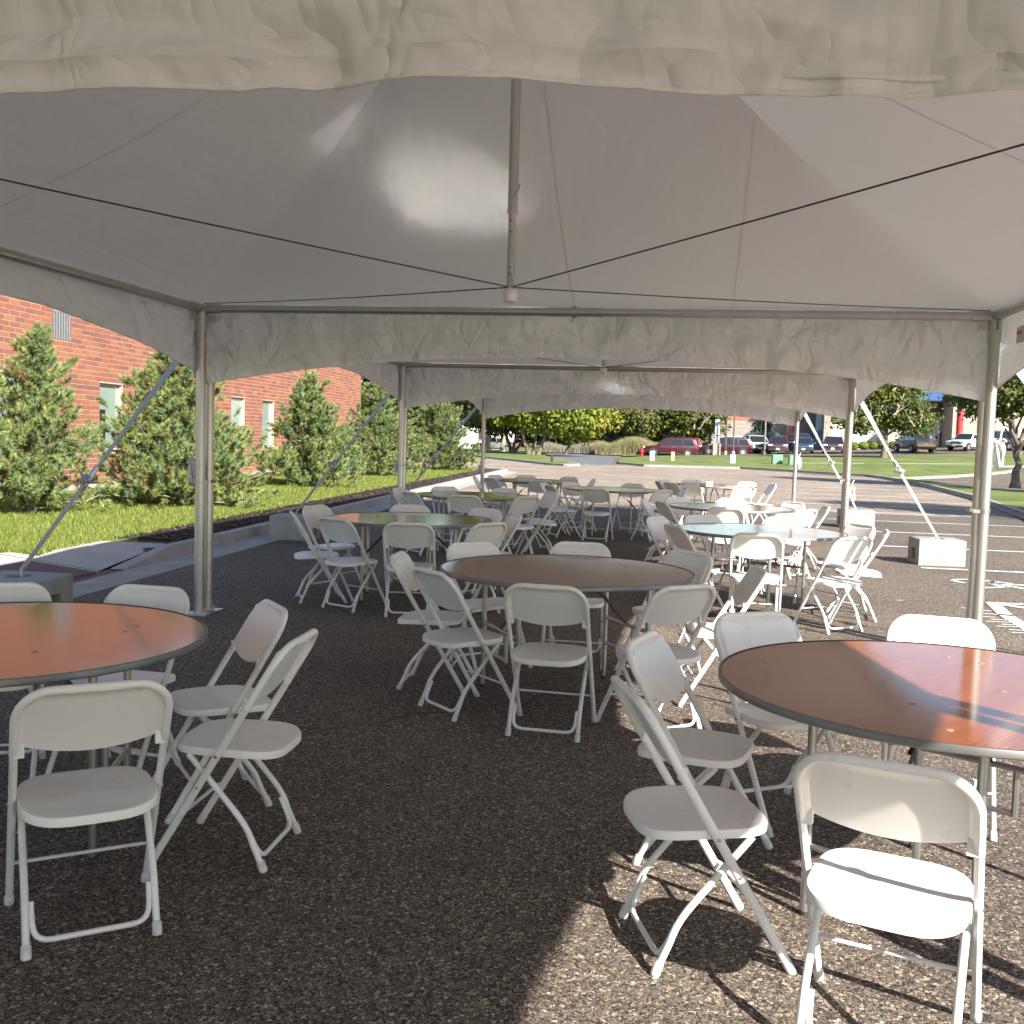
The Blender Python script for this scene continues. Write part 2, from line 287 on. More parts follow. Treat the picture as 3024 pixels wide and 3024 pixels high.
def np_mesh(name, V, F, mt, tint=None, smooth=False):
    """mesh from numpy arrays; F is (n,3) or (n,4); tint is one colour per vertex"""
    V = np.asarray(V, np.float32); F = np.asarray(F, np.int32); n, k = F.shape
    me = bpy.data.meshes.new(name); me.vertices.add(len(V)); me.vertices.foreach_set('co', V.ravel())
    me.loops.add(n*k); me.loops.foreach_set('vertex_index', F.ravel()); me.polygons.add(n)
    me.polygons.foreach_set('loop_start', np.arange(0, n*k, k, dtype=np.int32))
    me.update(calc_edges=True); me.materials.append(mt)
    me.polygons.foreach_set('use_smooth', np.full(n, bool(smooth)))
    if tint is not None:
        at = me.attributes.new('tint', 'FLOAT_COLOR', 'POINT'); c = np.ones((len(V), 4), np.float32); c[:, :3] = tint; at.data.foreach_set('color', c.ravel())
    me.validate(); return me

# ------------------------------------------------------------------ terrain
def GZ(x, y):
    return min(1.2, max(0.0, (y-58)/39.0))*max(0.0, .2+.044*x)
def sheet(name, poly, mt, dz, cell=6.0, flat=False):
    bm = bmesh.new(); f = bm.faces.new([bm.verts.new((x, y, 0)) for x, y in poly])
    if f.normal.z < 0: f.normal_flip()
    if not flat:
        xs = [p[0] for p in poly]; ys = [p[1] for p in poly]
        for ax, lo, hi in ((0, min(xs), max(xs)), (1, min(ys), max(ys))):
            q = math.floor(lo/cell)*cell+cell
            while q < hi:
                co = [0, 0, 0]; no = [0, 0, 0]; co[ax] = q; no[ax] = 1
                bmesh.ops.bisect_plane(bm, geom=bm.verts[:]+bm.edges[:]+bm.faces[:], plane_co=co, plane_no=no); q += cell
        bmesh.ops.triangulate(bm, faces=bm.faces[:])
    for v in bm.verts: v.co.z = GZ(v.co.x, v.co.y)+dz
    bmesh.ops.recalc_face_normals(bm, faces=bm.faces[:])
    if sum(f.normal.z for f in bm.faces) < 0: bmesh.ops.reverse_faces(bm, faces=bm.faces[:])
    me = bpy.data.meshes.new(name); bm.to_mesh(me); bm.free(); me.materials.append(mt)
    return struct(link(name, me))
xs = sorted(set(list(np.linspace(-600, -60, 10))+list(np.linspace(-60, 80, 29))+list(np.linspace(80, 600, 10))))
ys = sorted(set(list(np.linspace(-200, 40, 8))+list(np.linspace(40, 130, 24))+list(np.linspace(130, 900, 12))))
g = MB(); g.add([(x, y, GZ(x, y)) for y in ys for x in xs], [(j*len(xs)+i, j*len(xs)+i+1, (j+1)*len(xs)+i+1, (j+1)*len(xs)+i) for j in range(len(ys)-1) for i in range(len(xs)-1)])
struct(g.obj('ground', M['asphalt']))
LOT = [(-60, 47.5), (-12, 47.5), (-9.6, 47.2), (-7.2, 45.6), (-6.4, 43), (-5.75, 27), (-5.2, 25.2), (-2, 24.6), (2.5, 25.5), (7, 24.9), (8.9, 26.2), (10.9, 44), (10.9, 56.5), (9.5, 57.6), (7.2, 60.1), (4.5, 62.6), (-1.2, 62.6), (-3.3, 67), (-5.6, 60), (-14, 74.5), (-19, 93), (-60, 93)]

sheet('car_park', LOT, M['pale_lit_lot'], .003)  # far lot in paler asphalt, brightness of grazing light painted into its tone
def kerb_strip(name, path, w=.15, h=.13, mt=None, side=1):
    """a kerb stone running along a path; joints every 3 m or so are cut as separate stones in one run"""
    mb = MB(); pts = [Vector((x, y, 0)) for x, y in path]
    for a, b in zip(pts[:-1], pts[1:]):
        L_ = (b-a).length; n = max(1, int(L_/3.0)); d = (b-a)/n; nrm = Vector((-d.y, d.x, 0)).normalized()*side*w
        for i in range(n):
            p = a+d*i+d.normalized()*.006; q = a+d*(i+1)-d.normalized()*.006
            vs = []
            for e in (p, q):
                z = GZ(e.x, e.y)
                vs += [(e.x, e.y, z-.05), (e.x+nrm.x*.22, e.y+nrm.y*.22, z+h), (e.x+nrm.x, e.y+nrm.y, z+h+.004), (e.x+nrm.x, e.y+nrm.y, z-.05)]
            mb.add(vs, [(0, 1, 5, 4), (1, 2, 6, 5), (2, 3, 7, 6), (0, 3, 2, 1), (4, 5, 6, 7)])
    return struct(mb.obj(name, mt or M['kerb']))

def KX(y): return -4.42-.045*(y-8.4)            # edge between asphalt and gutter on the left
ly = [11.6, 16, 20, 24, 28, 32, 36, 40, 44]
# gutter apron, kerb, mulch bed, lawn on the left
sheet('gutter', [(KX(-12), -12), (KX(6), 6)]+[(KX(y), y) for y in ly]+[(KX(46)-.2, 46), (-9.5, 47), (-9.5, 46.4), (KX(45)-.75, 45.2)]+[(KX(y)-.46, y) for y in reversed(ly)]+[(KX(6)-.46, 6), (KX(-12)-.46, -12)], M['kerb'], .004)
kerb_strip('kerb', [(KX(y)-.45, y) for y in [11.4]+ly[1:]+[45]]+[(-9.3, 46.4)], w=.17, h=.14, side=1)
# kerb ramp: sloping end stones either side of the crossing
mb = MB()
for ya, yb in ((10.2, 11.4), (8.2, 7.0)):
    x = KX(ya)-.45
    mb.add([(x, ya, 0), (KX(yb)-.45, yb, 0), (KX(yb)-.49, yb, .14), (x, ya, .012), (x-.17, ya, .012), (KX(yb)-.62, yb, .144), (KX(yb)-.62, yb, 0), (x-.17, ya, 0)], [(0, 1, 2, 3), (3, 2, 5, 4), (1, 6, 5, 2), (4, 5, 6, 7)])
struct(mb.obj('kerb_ramp_end', M['kerb']))
kerb_strip('kerb', [(KX(-14)-.45, -14), (KX(7)-.45, 7.0)], w=.17, h=.14, side=1)
# pavement coming in from the left, dropping through the ramp
wk = MB()
def slab(x0, x1, y0, y1, z0, z1): wk.add([(x0, y0, z0), (x1, y0, z1), (x1, y1, z1), (x0, y1, z0), (x0, y0, -.1), (x1, y0, -.1), (x1, y1, -.1), (x0, y1, -.1)], [(0, 1, 2, 3), (0, 4, 5, 1), (1, 5, 6, 2), (2, 6, 7, 3), (3, 7, 4, 0)])
px = -6.35
while px > -12: slab(px-1.49, px, 8.15, 10.05, .135, .135); px -= 1.5
slab(-6.34, -5.15, 8.15, 10.05, .135, .01)
struct(wk.obj('pavement', M['walk']))
# flares beside the ramp
fl = MB()
for ya, yb in ((10.06, 11.6), (8.14, 6.6)):
    fl.add([(-6.34, ya, .137), (-5.15, ya, .012), (KX(yb)-.64, yb, .145), (-6.0, yb, .145)], [(0, 1, 2, 3)] if ya > 9 else [(3, 2, 1, 0)])
struct(fl.obj('ramp_flare', M['walk']))
# tactile panel with raised domes
tp = empty('tactile_panel', (-5.42, 9.1, 0), 0, 'red tactile paving panel set into the kerb ramp beside the concrete block', 'tactile paving')
mb = MB(); mb.add([(-.42, -.75, .104), (.34, -.75, .026), (.34, .78, .026), (-.42, .78, .104), (-.42, -.75, .05), (.34, -.75, -.03), (.34, .78, -.03), (-.42, .78, .05)], [(0, 1, 2, 3), (0, 4, 5, 1), (1, 5, 6, 2), (2, 6, 7, 3), (3, 7, 4, 0)])
mb.obj('panel', M['redpad'], tp)
mb = MB()
for i in range(12):
    for j in range(24):
        x = -.38+i*.0625; y = -.71+j*.0625; z = .104-(x+.42)/.76*.078
        mb.lathe([(.014, z-.004), (.012, z+.003), (.006, z+.006)], 6, (x, y, 0))
d = mb.obj('dome', M['redpad'], tp); d['kind'] = 'stuff'
# mulch bed and lawn
sheet('mulch_bed', [(KX(y)-.62, y) for y in [11.0]+ly[1:]+[45]]+[(-9.3, 46.2), (-9.6, 45.6)]+[(KX(y)-1.5, y) for y in [44.4]+ly[::-1][1:-1]+[12.5]], M['soil'], .125)
sheet('lawn', [(KX(11.5)-.9, 11.4), (KX(12.5)-1.45, 12.5)]+[(KX(y)-1.48, y) for y in ly[1:]]+[(-9.6, 45.8), (-11.6, 46.4), (-12.1, 28), (-11.35, 14), (-11.2, 10.06), (-6.3, 10.06)], M['grass'], .13)
sheet('lawn', [(-6.3, 8.14), (-30, 8.14), (-30, -20), (KX(-12)-.6, -20), (KX(6)-.6, 6.4)], M['grass'], .13)
sheet('pavement', [(-11.36, 10.06), (-11.36, 14), (-12.1, 28), (-11.6, 46.4), (-14.5, 47), (-14.5, 10.06)], M['walk'], .132)
# bark chips lying on the bed
n = 9000; yy = rng.uniform(12, 45, n)**1.0; yy = 12+(yy-12)*rng.uniform(.25, 1, n); off = rng.uniform(.66, 1.52, n)
cx = -4.42-.045*(yy-8.4)-off; cz = .126+rng.uniform(0, .02, n); a = rng.uniform(0, 2*PI, n); l_ = rng.uniform(.02, .06, n); w_ = rng.uniform(.008, .02, n); tl = rng.uniform(-.5, .5, n)
dx, dy = np.cos(a), np.sin(a); V = np.zeros((n, 4, 3))
for k, (su, sv) in enumerate(((-1, -1), (1, -1), (1, 1), (-1, 1))):
    V[:, k, 0] = cx+dx*l_*su-dy*w_*sv; V[:, k, 1] = yy+dy*l_*su+dx*w_*sv; V[:, k, 2] = cz+su*l_*tl*.4+.004
base = rng.uniform(.4, 1.6, n)[:, None]*np.array([.055, .038, .028]); base[rng.random(n) < .08] *= 3
o = link('bark_chips', np_mesh('bark_chips', V.reshape(-1, 3), np.arange(n*4).reshape(n, 4), M['chip'], np.repeat(base, 4, 0))); tag(o, 'dark bark chips scattered over the mulch bed', 'bark chips', kind='stuff')

# grass blades on the left lawn
def blades(name, n, fx, hmin, hmax, cols, label):
    P = fx(n); n = len(P); a = rng.uniform(0, 2*PI, n); h = rng.uniform(hmin, hmax, n); w = rng.uniform(.003, .007, n)*(1+.05*P[:, 1]); ln = rng.uniform(-.6, .6, (n, 2))*h[:, None]
    V = np.zeros((n, 3, 3)); dx, dy = np.cos(a)*w, np.sin(a)*w
    V[:, 0] = P-np.c_[dx, dy, 0*dx]; V[:, 1] = P+np.c_[dx, dy, 0*dx]; V[:, 2] = P+np.c_[ln, h]
    c = cols[rng.integers(0, len(cols), n)]*rng.uniform(.7, 1.3, (n, 1))
    o = link(name, np_mesh(name, V.reshape(-1, 3), np.arange(n*3).reshape(n, 3), M['tint'], np.repeat(c, 3, 0))); return tag(o, label, 'grass', kind='stuff')
def lawn_pts(n):
    y = 10.2+ (45-10.2)*rng.random(n)**1.7; x0 = -4.42-.045*(y-8.4)-1.44; x1 = np.where(y < 14, -11.3, -11.3-.055*(y-14)); x = x0+(x1-x0)*rng.random(n)
    return np.c_[x, y, np.full(n, .128)]
GC = np.array([[.13, .185, .024], [.16, .215, .032], [.19, .21, .045], [.10, .15, .020], [.23, .21, .075]])
blades('grass_blades', 150000, lawn_pts, .03, .085, GC, 'short green grass blades of the lawn under the pines')

# far lawns, walk, island, road, kerbs
LA = [(-3.0, 67), (-1.2, 63), (0.8, 63), (4.5, 63), (7.2, 60.5), (9.5, 58), (10.7, 57), (10.95, 53), (11.9, 53.5), (13.5, 56.5), (20.2, 66), (21.7, 69), (20.5, 73.5), (29, 75), (70, 79), (70, 92), (30, 91), (14, 90), (4.6, 91.5), (-2.5, 92), (-3.6, 80)]
LC = [(10.9, 56), (11.9, 51), (12.3, 43.1), (13.3, 38), (13.6, 34), (13.6, 10), (12.2, -6), (7.4, -6), (7.4, 10), (7.7, 18.5), (8.7, 25.1), (10.0, 34.4), (10.7, 43.7), (10.9, 50)]
LI = [(-13.5, 74), (-9.3, 65.3), (-6.3, 58.7), (-5.3, 57.8), (-4.7, 59.8), (-7.2, 72.2), (-9.6, 82), (-11.5, 98), (-16.5, 104), (-18.5, 92)]
sheet('lawn', LA, M['farlawn'], .12); sheet('lawn', LC, M['farlawn'], .12); sheet('lawn', LI, M['farlawn'], .12)
kerb_strip('kerb', LA[:12], w=.2, h=.13, side=1); kerb_strip('kerb', LA[11:14]+LA[14:17], w=.2, side=1)
kerb_strip('kerb', LC[7:]+[LC[0]], w=.18, h=.14, side=-1)
kerb_strip('kerb', LI[:7], w=.2, side=1)
sheet('road', [(-5.2, 60.6), (-4.7, 62.5), (-7.1, 75), (-9.4, 84), (-11.2, 99), (-13, 130), (-5.6, 140), (-4.8, 110), (-3.9, 80), (-3.3, 68), (-3.9, 61.5)], M['road'], .006)
sheet('footpath', [(9.0, 72.3), (12.5, 73.4), (19.4, 74.6), (22.2, 75), (22.2, 75.9), (19.4, 75.5), (12.5, 74.3), (9.0, 73.2)], M['walk'], .126)
sheet('lawn', [(-21, 100), (-40, 95), (-60, 150), (-13.6, 150), (-13.2, 112)], M['farlawn'], .10)
sheet('lawn', [(-4.6, 104), (-4.2, 93.5), (-2.5, 97.5), (-2, 135), (-5.2, 135)], M['farlawn'], .11)

# painted parking lines and lettering on the asphalt
def line(a, b, w=.10, z=.006):
    a = Vector(a); b = Vector(b); d = (b-a).normalized(); n = Vector((-d.y, d.x))*w/2
    mb = MB(); mb.add([(*(a-n), z), (*(b-n), z), (*(b+n), z), (*(a+n), z)], [(0, 1, 2, 3)]); return struct(mb.obj('parking_line', M['stripe']))
for yy_ in (14.05, 16.95, 19.85, 22.75, 25.65, 28.55, 31.45, 34.35, 37.25, 40.15, 43.05):
    xe = 7.5+.12*(yy_-10); xe = min(xe, 10.6)
    line((4.0, yy_+.02), (xe, yy_+.02-.0*xe), .10)

for yl, x0, x1 in ((45.4, -7.6, -6.4), (51.2, -9.2, -6.2), (56, -10.2, -6.5), (61, -11, -7.2)):
    line((x0, yl), (x1, yl), .12)
line((3.6, 61.8), (4.1, 60.8), .25)
# lettering that runs off behind the pole: rounded letter, zigzag letter, hatched arrow, rows of thin strokes
def poly_mark(pts, z=.007):
    mb = MB(); mb.add([(x, y, z) for x, y in pts], [tuple(range(len(pts)))]); o = mb.obj('painted_letter', M['stripe']); return struct(o)
def stroke(pts, w):
    mb = MB()
    for a, b in zip(pts[:-1], pts[1:]):
        a = Vector(a); b = Vector(b); d = (b-a).normalized(); n = Vector((-d.y, d.x))*w/2; a = a-d*w*.3; b = b+d*w*.3
        mb.add([(*(a-n), .0065), (*(b-n), .0065), (*(b+n), .0065), (*(a+n), .0065)], [(0, 1, 2, 3)])
    return struct(mb.obj('painted_letter', M['stripe']))
stroke([(4.32, 12.50), (4.18, 12.62), (4.08, 12.80), (4.16, 12.97), (4.34, 13.02), (4.55, 12.92), (4.72, 12.80)], .07)
stroke([(4.30, 12.30), (4.55, 12.42), (4.46, 12.66), (4.92, 12.72)], .07); stroke([(4.56, 12.66), (4.74, 12.38)], .08)
stroke([(4.02, 11.10), (4.60, 11.08)], .08); stroke([(4.10, 11.02), (4.55, 10.55)], .10); stroke([(4.03, 11.05), (3.93, 10.3), (3.90, 9.5)], .13)
for i, (x, y) in enumerate(((3.62, 10.62), (3.66, 10.50), (3.72, 10.32), (3.62, 10.12), (3.72, 10.00), (3.64, 9.86), (3.74, 9.74), (3.66, 9.62), (3.72, 9.46), (3.70, 9.32), (3.76, 9.18), (3.74, 9.04), (3.78, 8.92))):
    stroke([(x, y), (x+.16+.03*(i % 3), y-.01+.02*(i % 2))], .028)

# ------------------------------------------------------------------ folding chairs
def slope_y(z): return .215-.60*z
def build_chair():
    t = empty('folding_chair', label='white folding chair', cat='chair')
    # seat: dished plastic pan with a rolled edge
    mb = MB(); n = 44; rings = [(0, .4205), (.45, .4215), (.75, .4250), (.90, .4290), (.955, .4310), (.985, .4295), (1.0, .4240), (1.0, .4040), (.975, .4030), (.965, .415), (.5, .412)]
    def outline(w):
        c, s_ = math.cos(w), math.sin(w); e = 2/4.0
        x = .196*math.copysign(abs(c)**e, c); y = .198*math.copysign(abs(s_)**e, s_); x *= 1-.06*max(0, s_)-.10*max(0, -s_)**2; return x, y-.035
    vs = []; fs = []
    for r_, z in rings:
        for j in range(n):
            x, y = outline(2*PI*j/n); zz = z-.016*max(0, (-(y+.035)/.198))**3*r_; vs.append((x*r_, -.035+(y+.035)*r_, zz))
    for i in range(len(rings)-1):
        for j in range(n): fs.append((i*n+j, i*n+(j+1) % n, (i+1)*n+(j+1) % n, (i+1)*n+j))
    fs.append(tuple((len(rings)-1)*n+j for j in range(n-1, -1, -1)))
    mb.add(vs, fs); mb.obj('seat', M['plastic'], t, 38)
    # backrest: shell set forward of its hoop, lower edge sagging in the middle
    mb = MB(); nu, nv = 35, 17; zt, zb, hw, cr = .797, .612, .2085, .095
    nrm = Vector((0, 1, .6)).normalized(); dv = Vector((0, -.6, 1))
    def half(z):
        d_ = z-(zt-cr)
        return hw if d_ <= 0 else hw-cr+math.sqrt(max(0, cr*cr-d_*d_))
    def P(u, v, off):
        s_ = 2*u-1; zlo = zb-.034*(1-s_*s_)+.006*(abs(s_) > .93); z = zlo+(zt-zlo)*v; x = s_*half(min(z, zt-.0005)); edge = min(1, (hw-.006-abs(x))/.016, (zt-.006-z)/.016); edge = max(0, edge); e = edge*edge*(3-2*edge)
        bow = .022*(1-(x/hw)**2)
        o_ = off+.016*e-bow*.55; return Vector((x, slope_y(z), z))+nrm*o_
    mb.grid(nu, nv, lambda u, v: P(u, v, .004)); k = nu*nv; mb.grid(nu, nv, lambda u, v: P(u, v, -.0035))
    for i in range(nu-1): mb.f.append((i+1, i, k+i, k+i+1)); mb.f.append(((nv-1)*nu+i, (nv-1)*nu+i+1, k+(nv-1)*nu+i+1, k+(nv-1)*nu+i))
    for j in range(nv-1): mb.f.append((j*nu, (j+1)*nu, k+(j+1)*nu, k+j*nu)); mb.f.append(((j+1)*nu+nu-1, j*nu+nu-1, k+j*nu+nu-1, k+(j+1)*nu+nu-1))
    b = mb.obj('backrest', M['plastic'], t, 34)
    # moulded sleeve round the hoop
    pts = []
    for z in (.585, .64, zt-cr): pts.append((hw, slope_y(z), z))
    for a in range(1, 10):
        w = PI/2*a/10; pts.append((hw-cr+cr*math.cos(w), slope_y(zt-cr+cr*math.sin(w)), zt-cr+cr*math.sin(w)))
    pts.append((hw-cr, slope_y(zt), zt)); full = pts+[(-x, y, z) for x, y, z in reversed(pts)]
    MB().tube(full, .0130, 8).obj('sleeve', M['plastic'], b, 60)
    for sx in (-1, 1): mb = MB(); mb.box((sx*.196, slope_y(.602)+.006, .600), (.030, .020, .040)); mb.obj('tab', M['plastic'], b)
    for s_ in (-1, 1):
        leg = MB().tube([(s_*.2085, slope_y(z), z) for z in (.03, .16, .30, .42, .53, .62)], .0118, 8, flat=1.15).obj('leg', M['enamel'], t, 50)
        MB().tube([(s_*.2085, slope_y(z), z) for z in (0.0, .004, .032, .036)], [.0135, .0155, .0150, .0125], 10).obj('foot_cap', M['cap'], leg, 50)
        MB().tube([(s_*.192, slope_y(.41), .41), (s_*.2235, slope_y(.41), .41)], .006, 8).obj('rivet', M['steel'], leg); MB().tube([(s_*.17, slope_y(.296), .296), (s_*.222, slope_y(.296), .296)], .005, 8).obj('rivet', M['steel'], leg)
        x = s_*.181; path = [(x, .085, .403), (x, .02, .330), (x, -.075, .222), (x, -.105, .186), (x, -.122, .162), (x, -.135, .140), (x, -.145, .118), (x, -.153, .095), (x, -.180, .035)]
        leg = MB().tube(path, .0112, 8).obj('leg', M['enamel'], t, 60)
        MB().tube([(x, -.194, 0), (x, -.193, .004), (x, -.182, .034), (x, -.180, .037)], [.0135, .0152, .0148, .012], 10).obj('foot_cap', M['cap'], leg, 50)
    br = MB().tube([(-.204, slope_y(.165)+.012, .165), (-.19, slope_y(.165)+.016, .165), (.19, slope_y(.165)+.016, .165), (.204, slope_y(.165)+.012, .165)], .0085, 8, flat=.7).obj('stretcher', M['enamel'], t, 50)
    u = [(.165, -.128, .142), (.1645, -.143, .110), (.163, -.155, .084), (.159, -.164, .066), (.152, -.170, .054), (.141, -.174, .046), (.127, -.176, .0415), (.110, -.177, .040)]
    MB().tube(u+[(-x, y, z) for x, y, z in reversed(u)], .0088, 8).obj('foot_bar', M['enamel'], t, 60)
    return t

# ------------------------------------------------------------------ round folding tables
TABLES = {  # x, y, turn, phrase used in chair labels
    'A': (-1.65, 3.45, .3, 'front left orange topped table'), 'B': (1.76, 3.62, .95, 'front right half sunlit table'), 'C': (.19, 6.21, .55, 'middle aisle table'),
    'D': (-1.62, 9.42, .2, 'second left table'), 'E': (1.60, 9.72, 1.1, 'second right table'), 'F': (-1.86, 13.6, .1, 'third left table'), 'G': (1.50, 13.13, .8, 'third right table'),
    'H': (-.19, 16.75, .4, 'centre table of the far tent'), 'I': (-1.73, 19.0, .2, 'far left table'), 'J': (1.53, 19.75, 1.3, 'far right table')}
TLABEL = {'A': 'round folding table at front left with its top glowing orange from reflected brick', 'B': 'round folding table at front right, half its brown top in sunlight',
    'C': 'round brown folding table in the middle of the aisle, wholly in shade', 'D': 'second round table on the left, its top half orange and half green', 'E': 'second round table on the right, split by blue shade and sunlight',
    'F': 'third round table on the left beside the kerb, its top reflecting green', 'G': 'third round table on the right, its top shining blue and lilac', 'H': 'round table alone in the centre of the far tent', 'I': 'farthest round table on the left beside the rear left pole', 'J': 'farthest round table on the right with a folded napkin on it'}
def build_table():
    t = empty('round_table', label='round folding table', cat='table', group='round banquet tables under the tents')
    MB().lathe([(.01, .733), (.755, .733), (.758, .737), (.758, .753), (.755, .755), (.01, .755)], 96).obj('tabletop', M['top'], t, 30)
    mb = MB(); n = 96; vs = []; fs = []
    for r_, z in ((.7565, .7575), (.7635, .757), (.7655, .754), (.7655, .735), (.7625, .7315), (.7500, .7315)):
        for j in range(n): vs.append((r_*math.cos(2*PI*j/n), r_*math.sin(2*PI*j/n), z))
    for i in range(5):
        for j in range(n): fs.append((i*n+j, (i+1)*n+j, (i+1)*n+(j+1) % n, i*n+(j+1) % n))
    mb.add(vs, fs).obj('edge_band', M['edge'], t, 40)
    mb = MB(); mb.box((0, .33, .718), (.95, .07, .028)); mb.box((0, -.33, .718), (.95, .07, .028)); mb.box((0, 0, .718), (.07, .56, .028)); mb.obj('batten', M['ply'], t)
    for s_ in (-1, 1):
        for k in (-1, 1):
            leg = MB().tube([(s_*.42, k*.27, .705), (s_*.42, k*.27, .012)], .0150, 10).obj('leg', M['steel'], t, 40)
            MB().tube([(s_*.42, k*.27, .016), (s_*.42, k*.27, 0)], .0165, 10).obj('foot_cap', M['dark'], leg, 40)
        MB().tube([(s_*.42, -.27, .40), (s_*.42, .27, .40)], .0125, 8).obj('stretcher', M['steel'], t, 40)
        m2 = MB(); m2.tube([(s_*.42, -.09, .40), (s_*.42, -.09, .225)], .0125, 8); m2.tube([(s_*.42, -.09, .235), (s_*.42, .27, .235)], .0115, 8); m2.obj('lower_stretcher', M['steel'], t, 40)
        m2 = MB(); m2.tube([(s_*.42, 0, .41), (s_*.26, 0, .58)], .011, 6, flat=.45); m2.tube([(s_*.27, .012, .57), (s_*.08, .012, .705)], .009, 6, flat=.45); m2.obj('folding_brace', M['dark'], t, 40)
    mb = MB()
    for q in range(10):
        a = rng.uniform(0, 2*PI); r_ = .68*math.sqrt(rng.uniform(.05, 1)); mb = MB(); mb.lathe([(.011, .7545), (.010, .7562)], 10, (r_*math.cos(a), r_*math.sin(a), 0)); mb.obj('screw_plug', M['plug'], t)
    return t
tb0 = None; 
for key, (x, y, rz, ph) in TABLES.items():
    if tb0 is None: tb0 = build_table(); tb0.location = (x, y, 0); tb0.rotation_euler = (0, 0, rz); tb0['label'] = TLABEL[key]
    else: copy_tree(tb0, (x, y, 0), rz, TLABEL[key])

CH = {  # x, y and, where it does not simply face its table, heading in degrees
 'A': [(-.94, 2.90, 35.6), (-.745, 3.53, 90), (-1.04, 3.99, 128), (-1.57, 4.18, 176), (-2.10, 4.05, -158)],
 'B': [(.95, 3.17, -72.5), (.97, 3.84, -104), (1.31, 4.39, -150), (1.95, 4.51, 170), (1.42, 2.75, -20)],
 'C': [(.21, 5.39, -6), (-.30, 5.67, -47), (-.60, 6.20, -88), (-.39, 6.83, -137), (.17, 7.10, -178), (.74, 5.58, 41), (.77, 6.90, 139), (1.08, 6.29, 97)],
 'D': [(-1.95, 8.75, -26), (-2.37, 9.06, -65), (-2.48, 9.78, -112), (-1.40, 8.59, 8), (-1.84, 10.24, -165), (-1.20, 10.18, 151), (-.92, 9.77, 114), (-.93, 8.85, 51)],
 'E': [(1.52, 9.01, -5), (2.14, 9.01, 37), (2.44, 9.71, 82), (2.37, 10.17, 122), (1.85, 10.58, 164), (1.20, 10.50, -153), (.86, 10.12, -118), (1.04, 9.39, -62)],
 'F': [(-2.67, 13.69, -96), (-2.36, 13.10, -46), (-2.32, 14.30, -147), (-1.78, 12.83, 4), (-1.66, 14.37, 165), (-1.09, 14.08, 122), (-1.20, 13.02, 49), (-.96, 13.62, 93)],
 'G': [(1.41, 12.40, -7), (2.14, 12.53, 47), (2.40, 13.22, 95), (2.14, 13.68, 131), (1.54, 13.94, 177), (.99, 13.82, -144), (.88, 12.88, -66), (.67, 13.30, -98)],
 'H': [(-.36, 15.90, -8), (-.92, 16.25, -58), (-1.10, 16.95, -100), (-.78, 17.35, -135), (.02, 17.60, 166), (.45, 16.15, 44), (.70, 16.95, 100)],
 'I': [(-2.62, 18.85, -86), (-2.42, 19.45, -125), (-2.28, 18.35, -44), (-2.02, 19.82, -162), (-1.35, 19.80, 155), (-1.56, 18.15, 12), (-.95, 19.2, 104)],
 'J': [(.72, 19.50, -76), (.80, 20.15, -118), (.90, 19.10, -50), (1.15, 18.95, -24), (1.20, 20.58, -158), (2.05, 20.45, 148), (1.90, 18.92, 24), (2.36, 19.95, 104)]}
NAMES8 = ['far', 'far right', 'right', 'near right', 'near', 'near left', 'left', 'far left']   # clockwise from far, as seen from the camera
ch0 = build_chair(); first = True
for key, lst in CH.items():
    tx, ty, _, ph = TABLES[key]; vx, vy = tx-.828, ty; view = math.atan2(vx, vy)
    ang = [((math.degrees(math.atan2(x-tx, y-ty)-view)) % 360) for x, y, _ in lst]
    order = sorted(range(len(lst)), key=lambda i: ang[i]); best = None
    for combo in itertools.combinations(range(8), len(lst)):
        for sh in range(len(lst)):
            c2 = combo[sh:]+combo[:sh]
            cost = sum((min(abs(ang[i]-45*c), 360-abs(ang[i]-45*c)))**2 for i, c in zip(order, c2))
            if best is None or cost < best[0]: best = (cost, dict(zip(order, c2)))
    for i, (x, y, a) in enumerate(lst):
        nm = NAMES8[best[1][i]]; lab = f'white folding chair at the {nm} side of the {ph}'; rz = math.radians(a+rng.uniform(-2, 2))
        grp = 'white folding chairs around the round tables'
        if first: ch0.location = (x, y, 0); ch0.rotation_euler = (0, 0, rz); tag(ch0, lab, 'chair', grp); first = False
        else: copy_tree(ch0, (x, y, 0), rz, lab, grp)
# folded napkin left on the far right table
mb = MB(); mb.add([(-.06, -.05, 0), (.06, -.05, 0), (.06, .05, 0), (-.06, .05, 0), (-.055, 0, .07), (.055, 0, .07)], [(0, 1, 5, 4), (2, 3, 4, 5), (0, 4, 3), (1, 2, 5), (3, 2, 1, 0)])
o = mb.obj('paper_napkin', M['paper']); o.location = (1.42, 19.55, .7575); tag(o, 'small white paper napkin folded on the far right table', 'napkin')

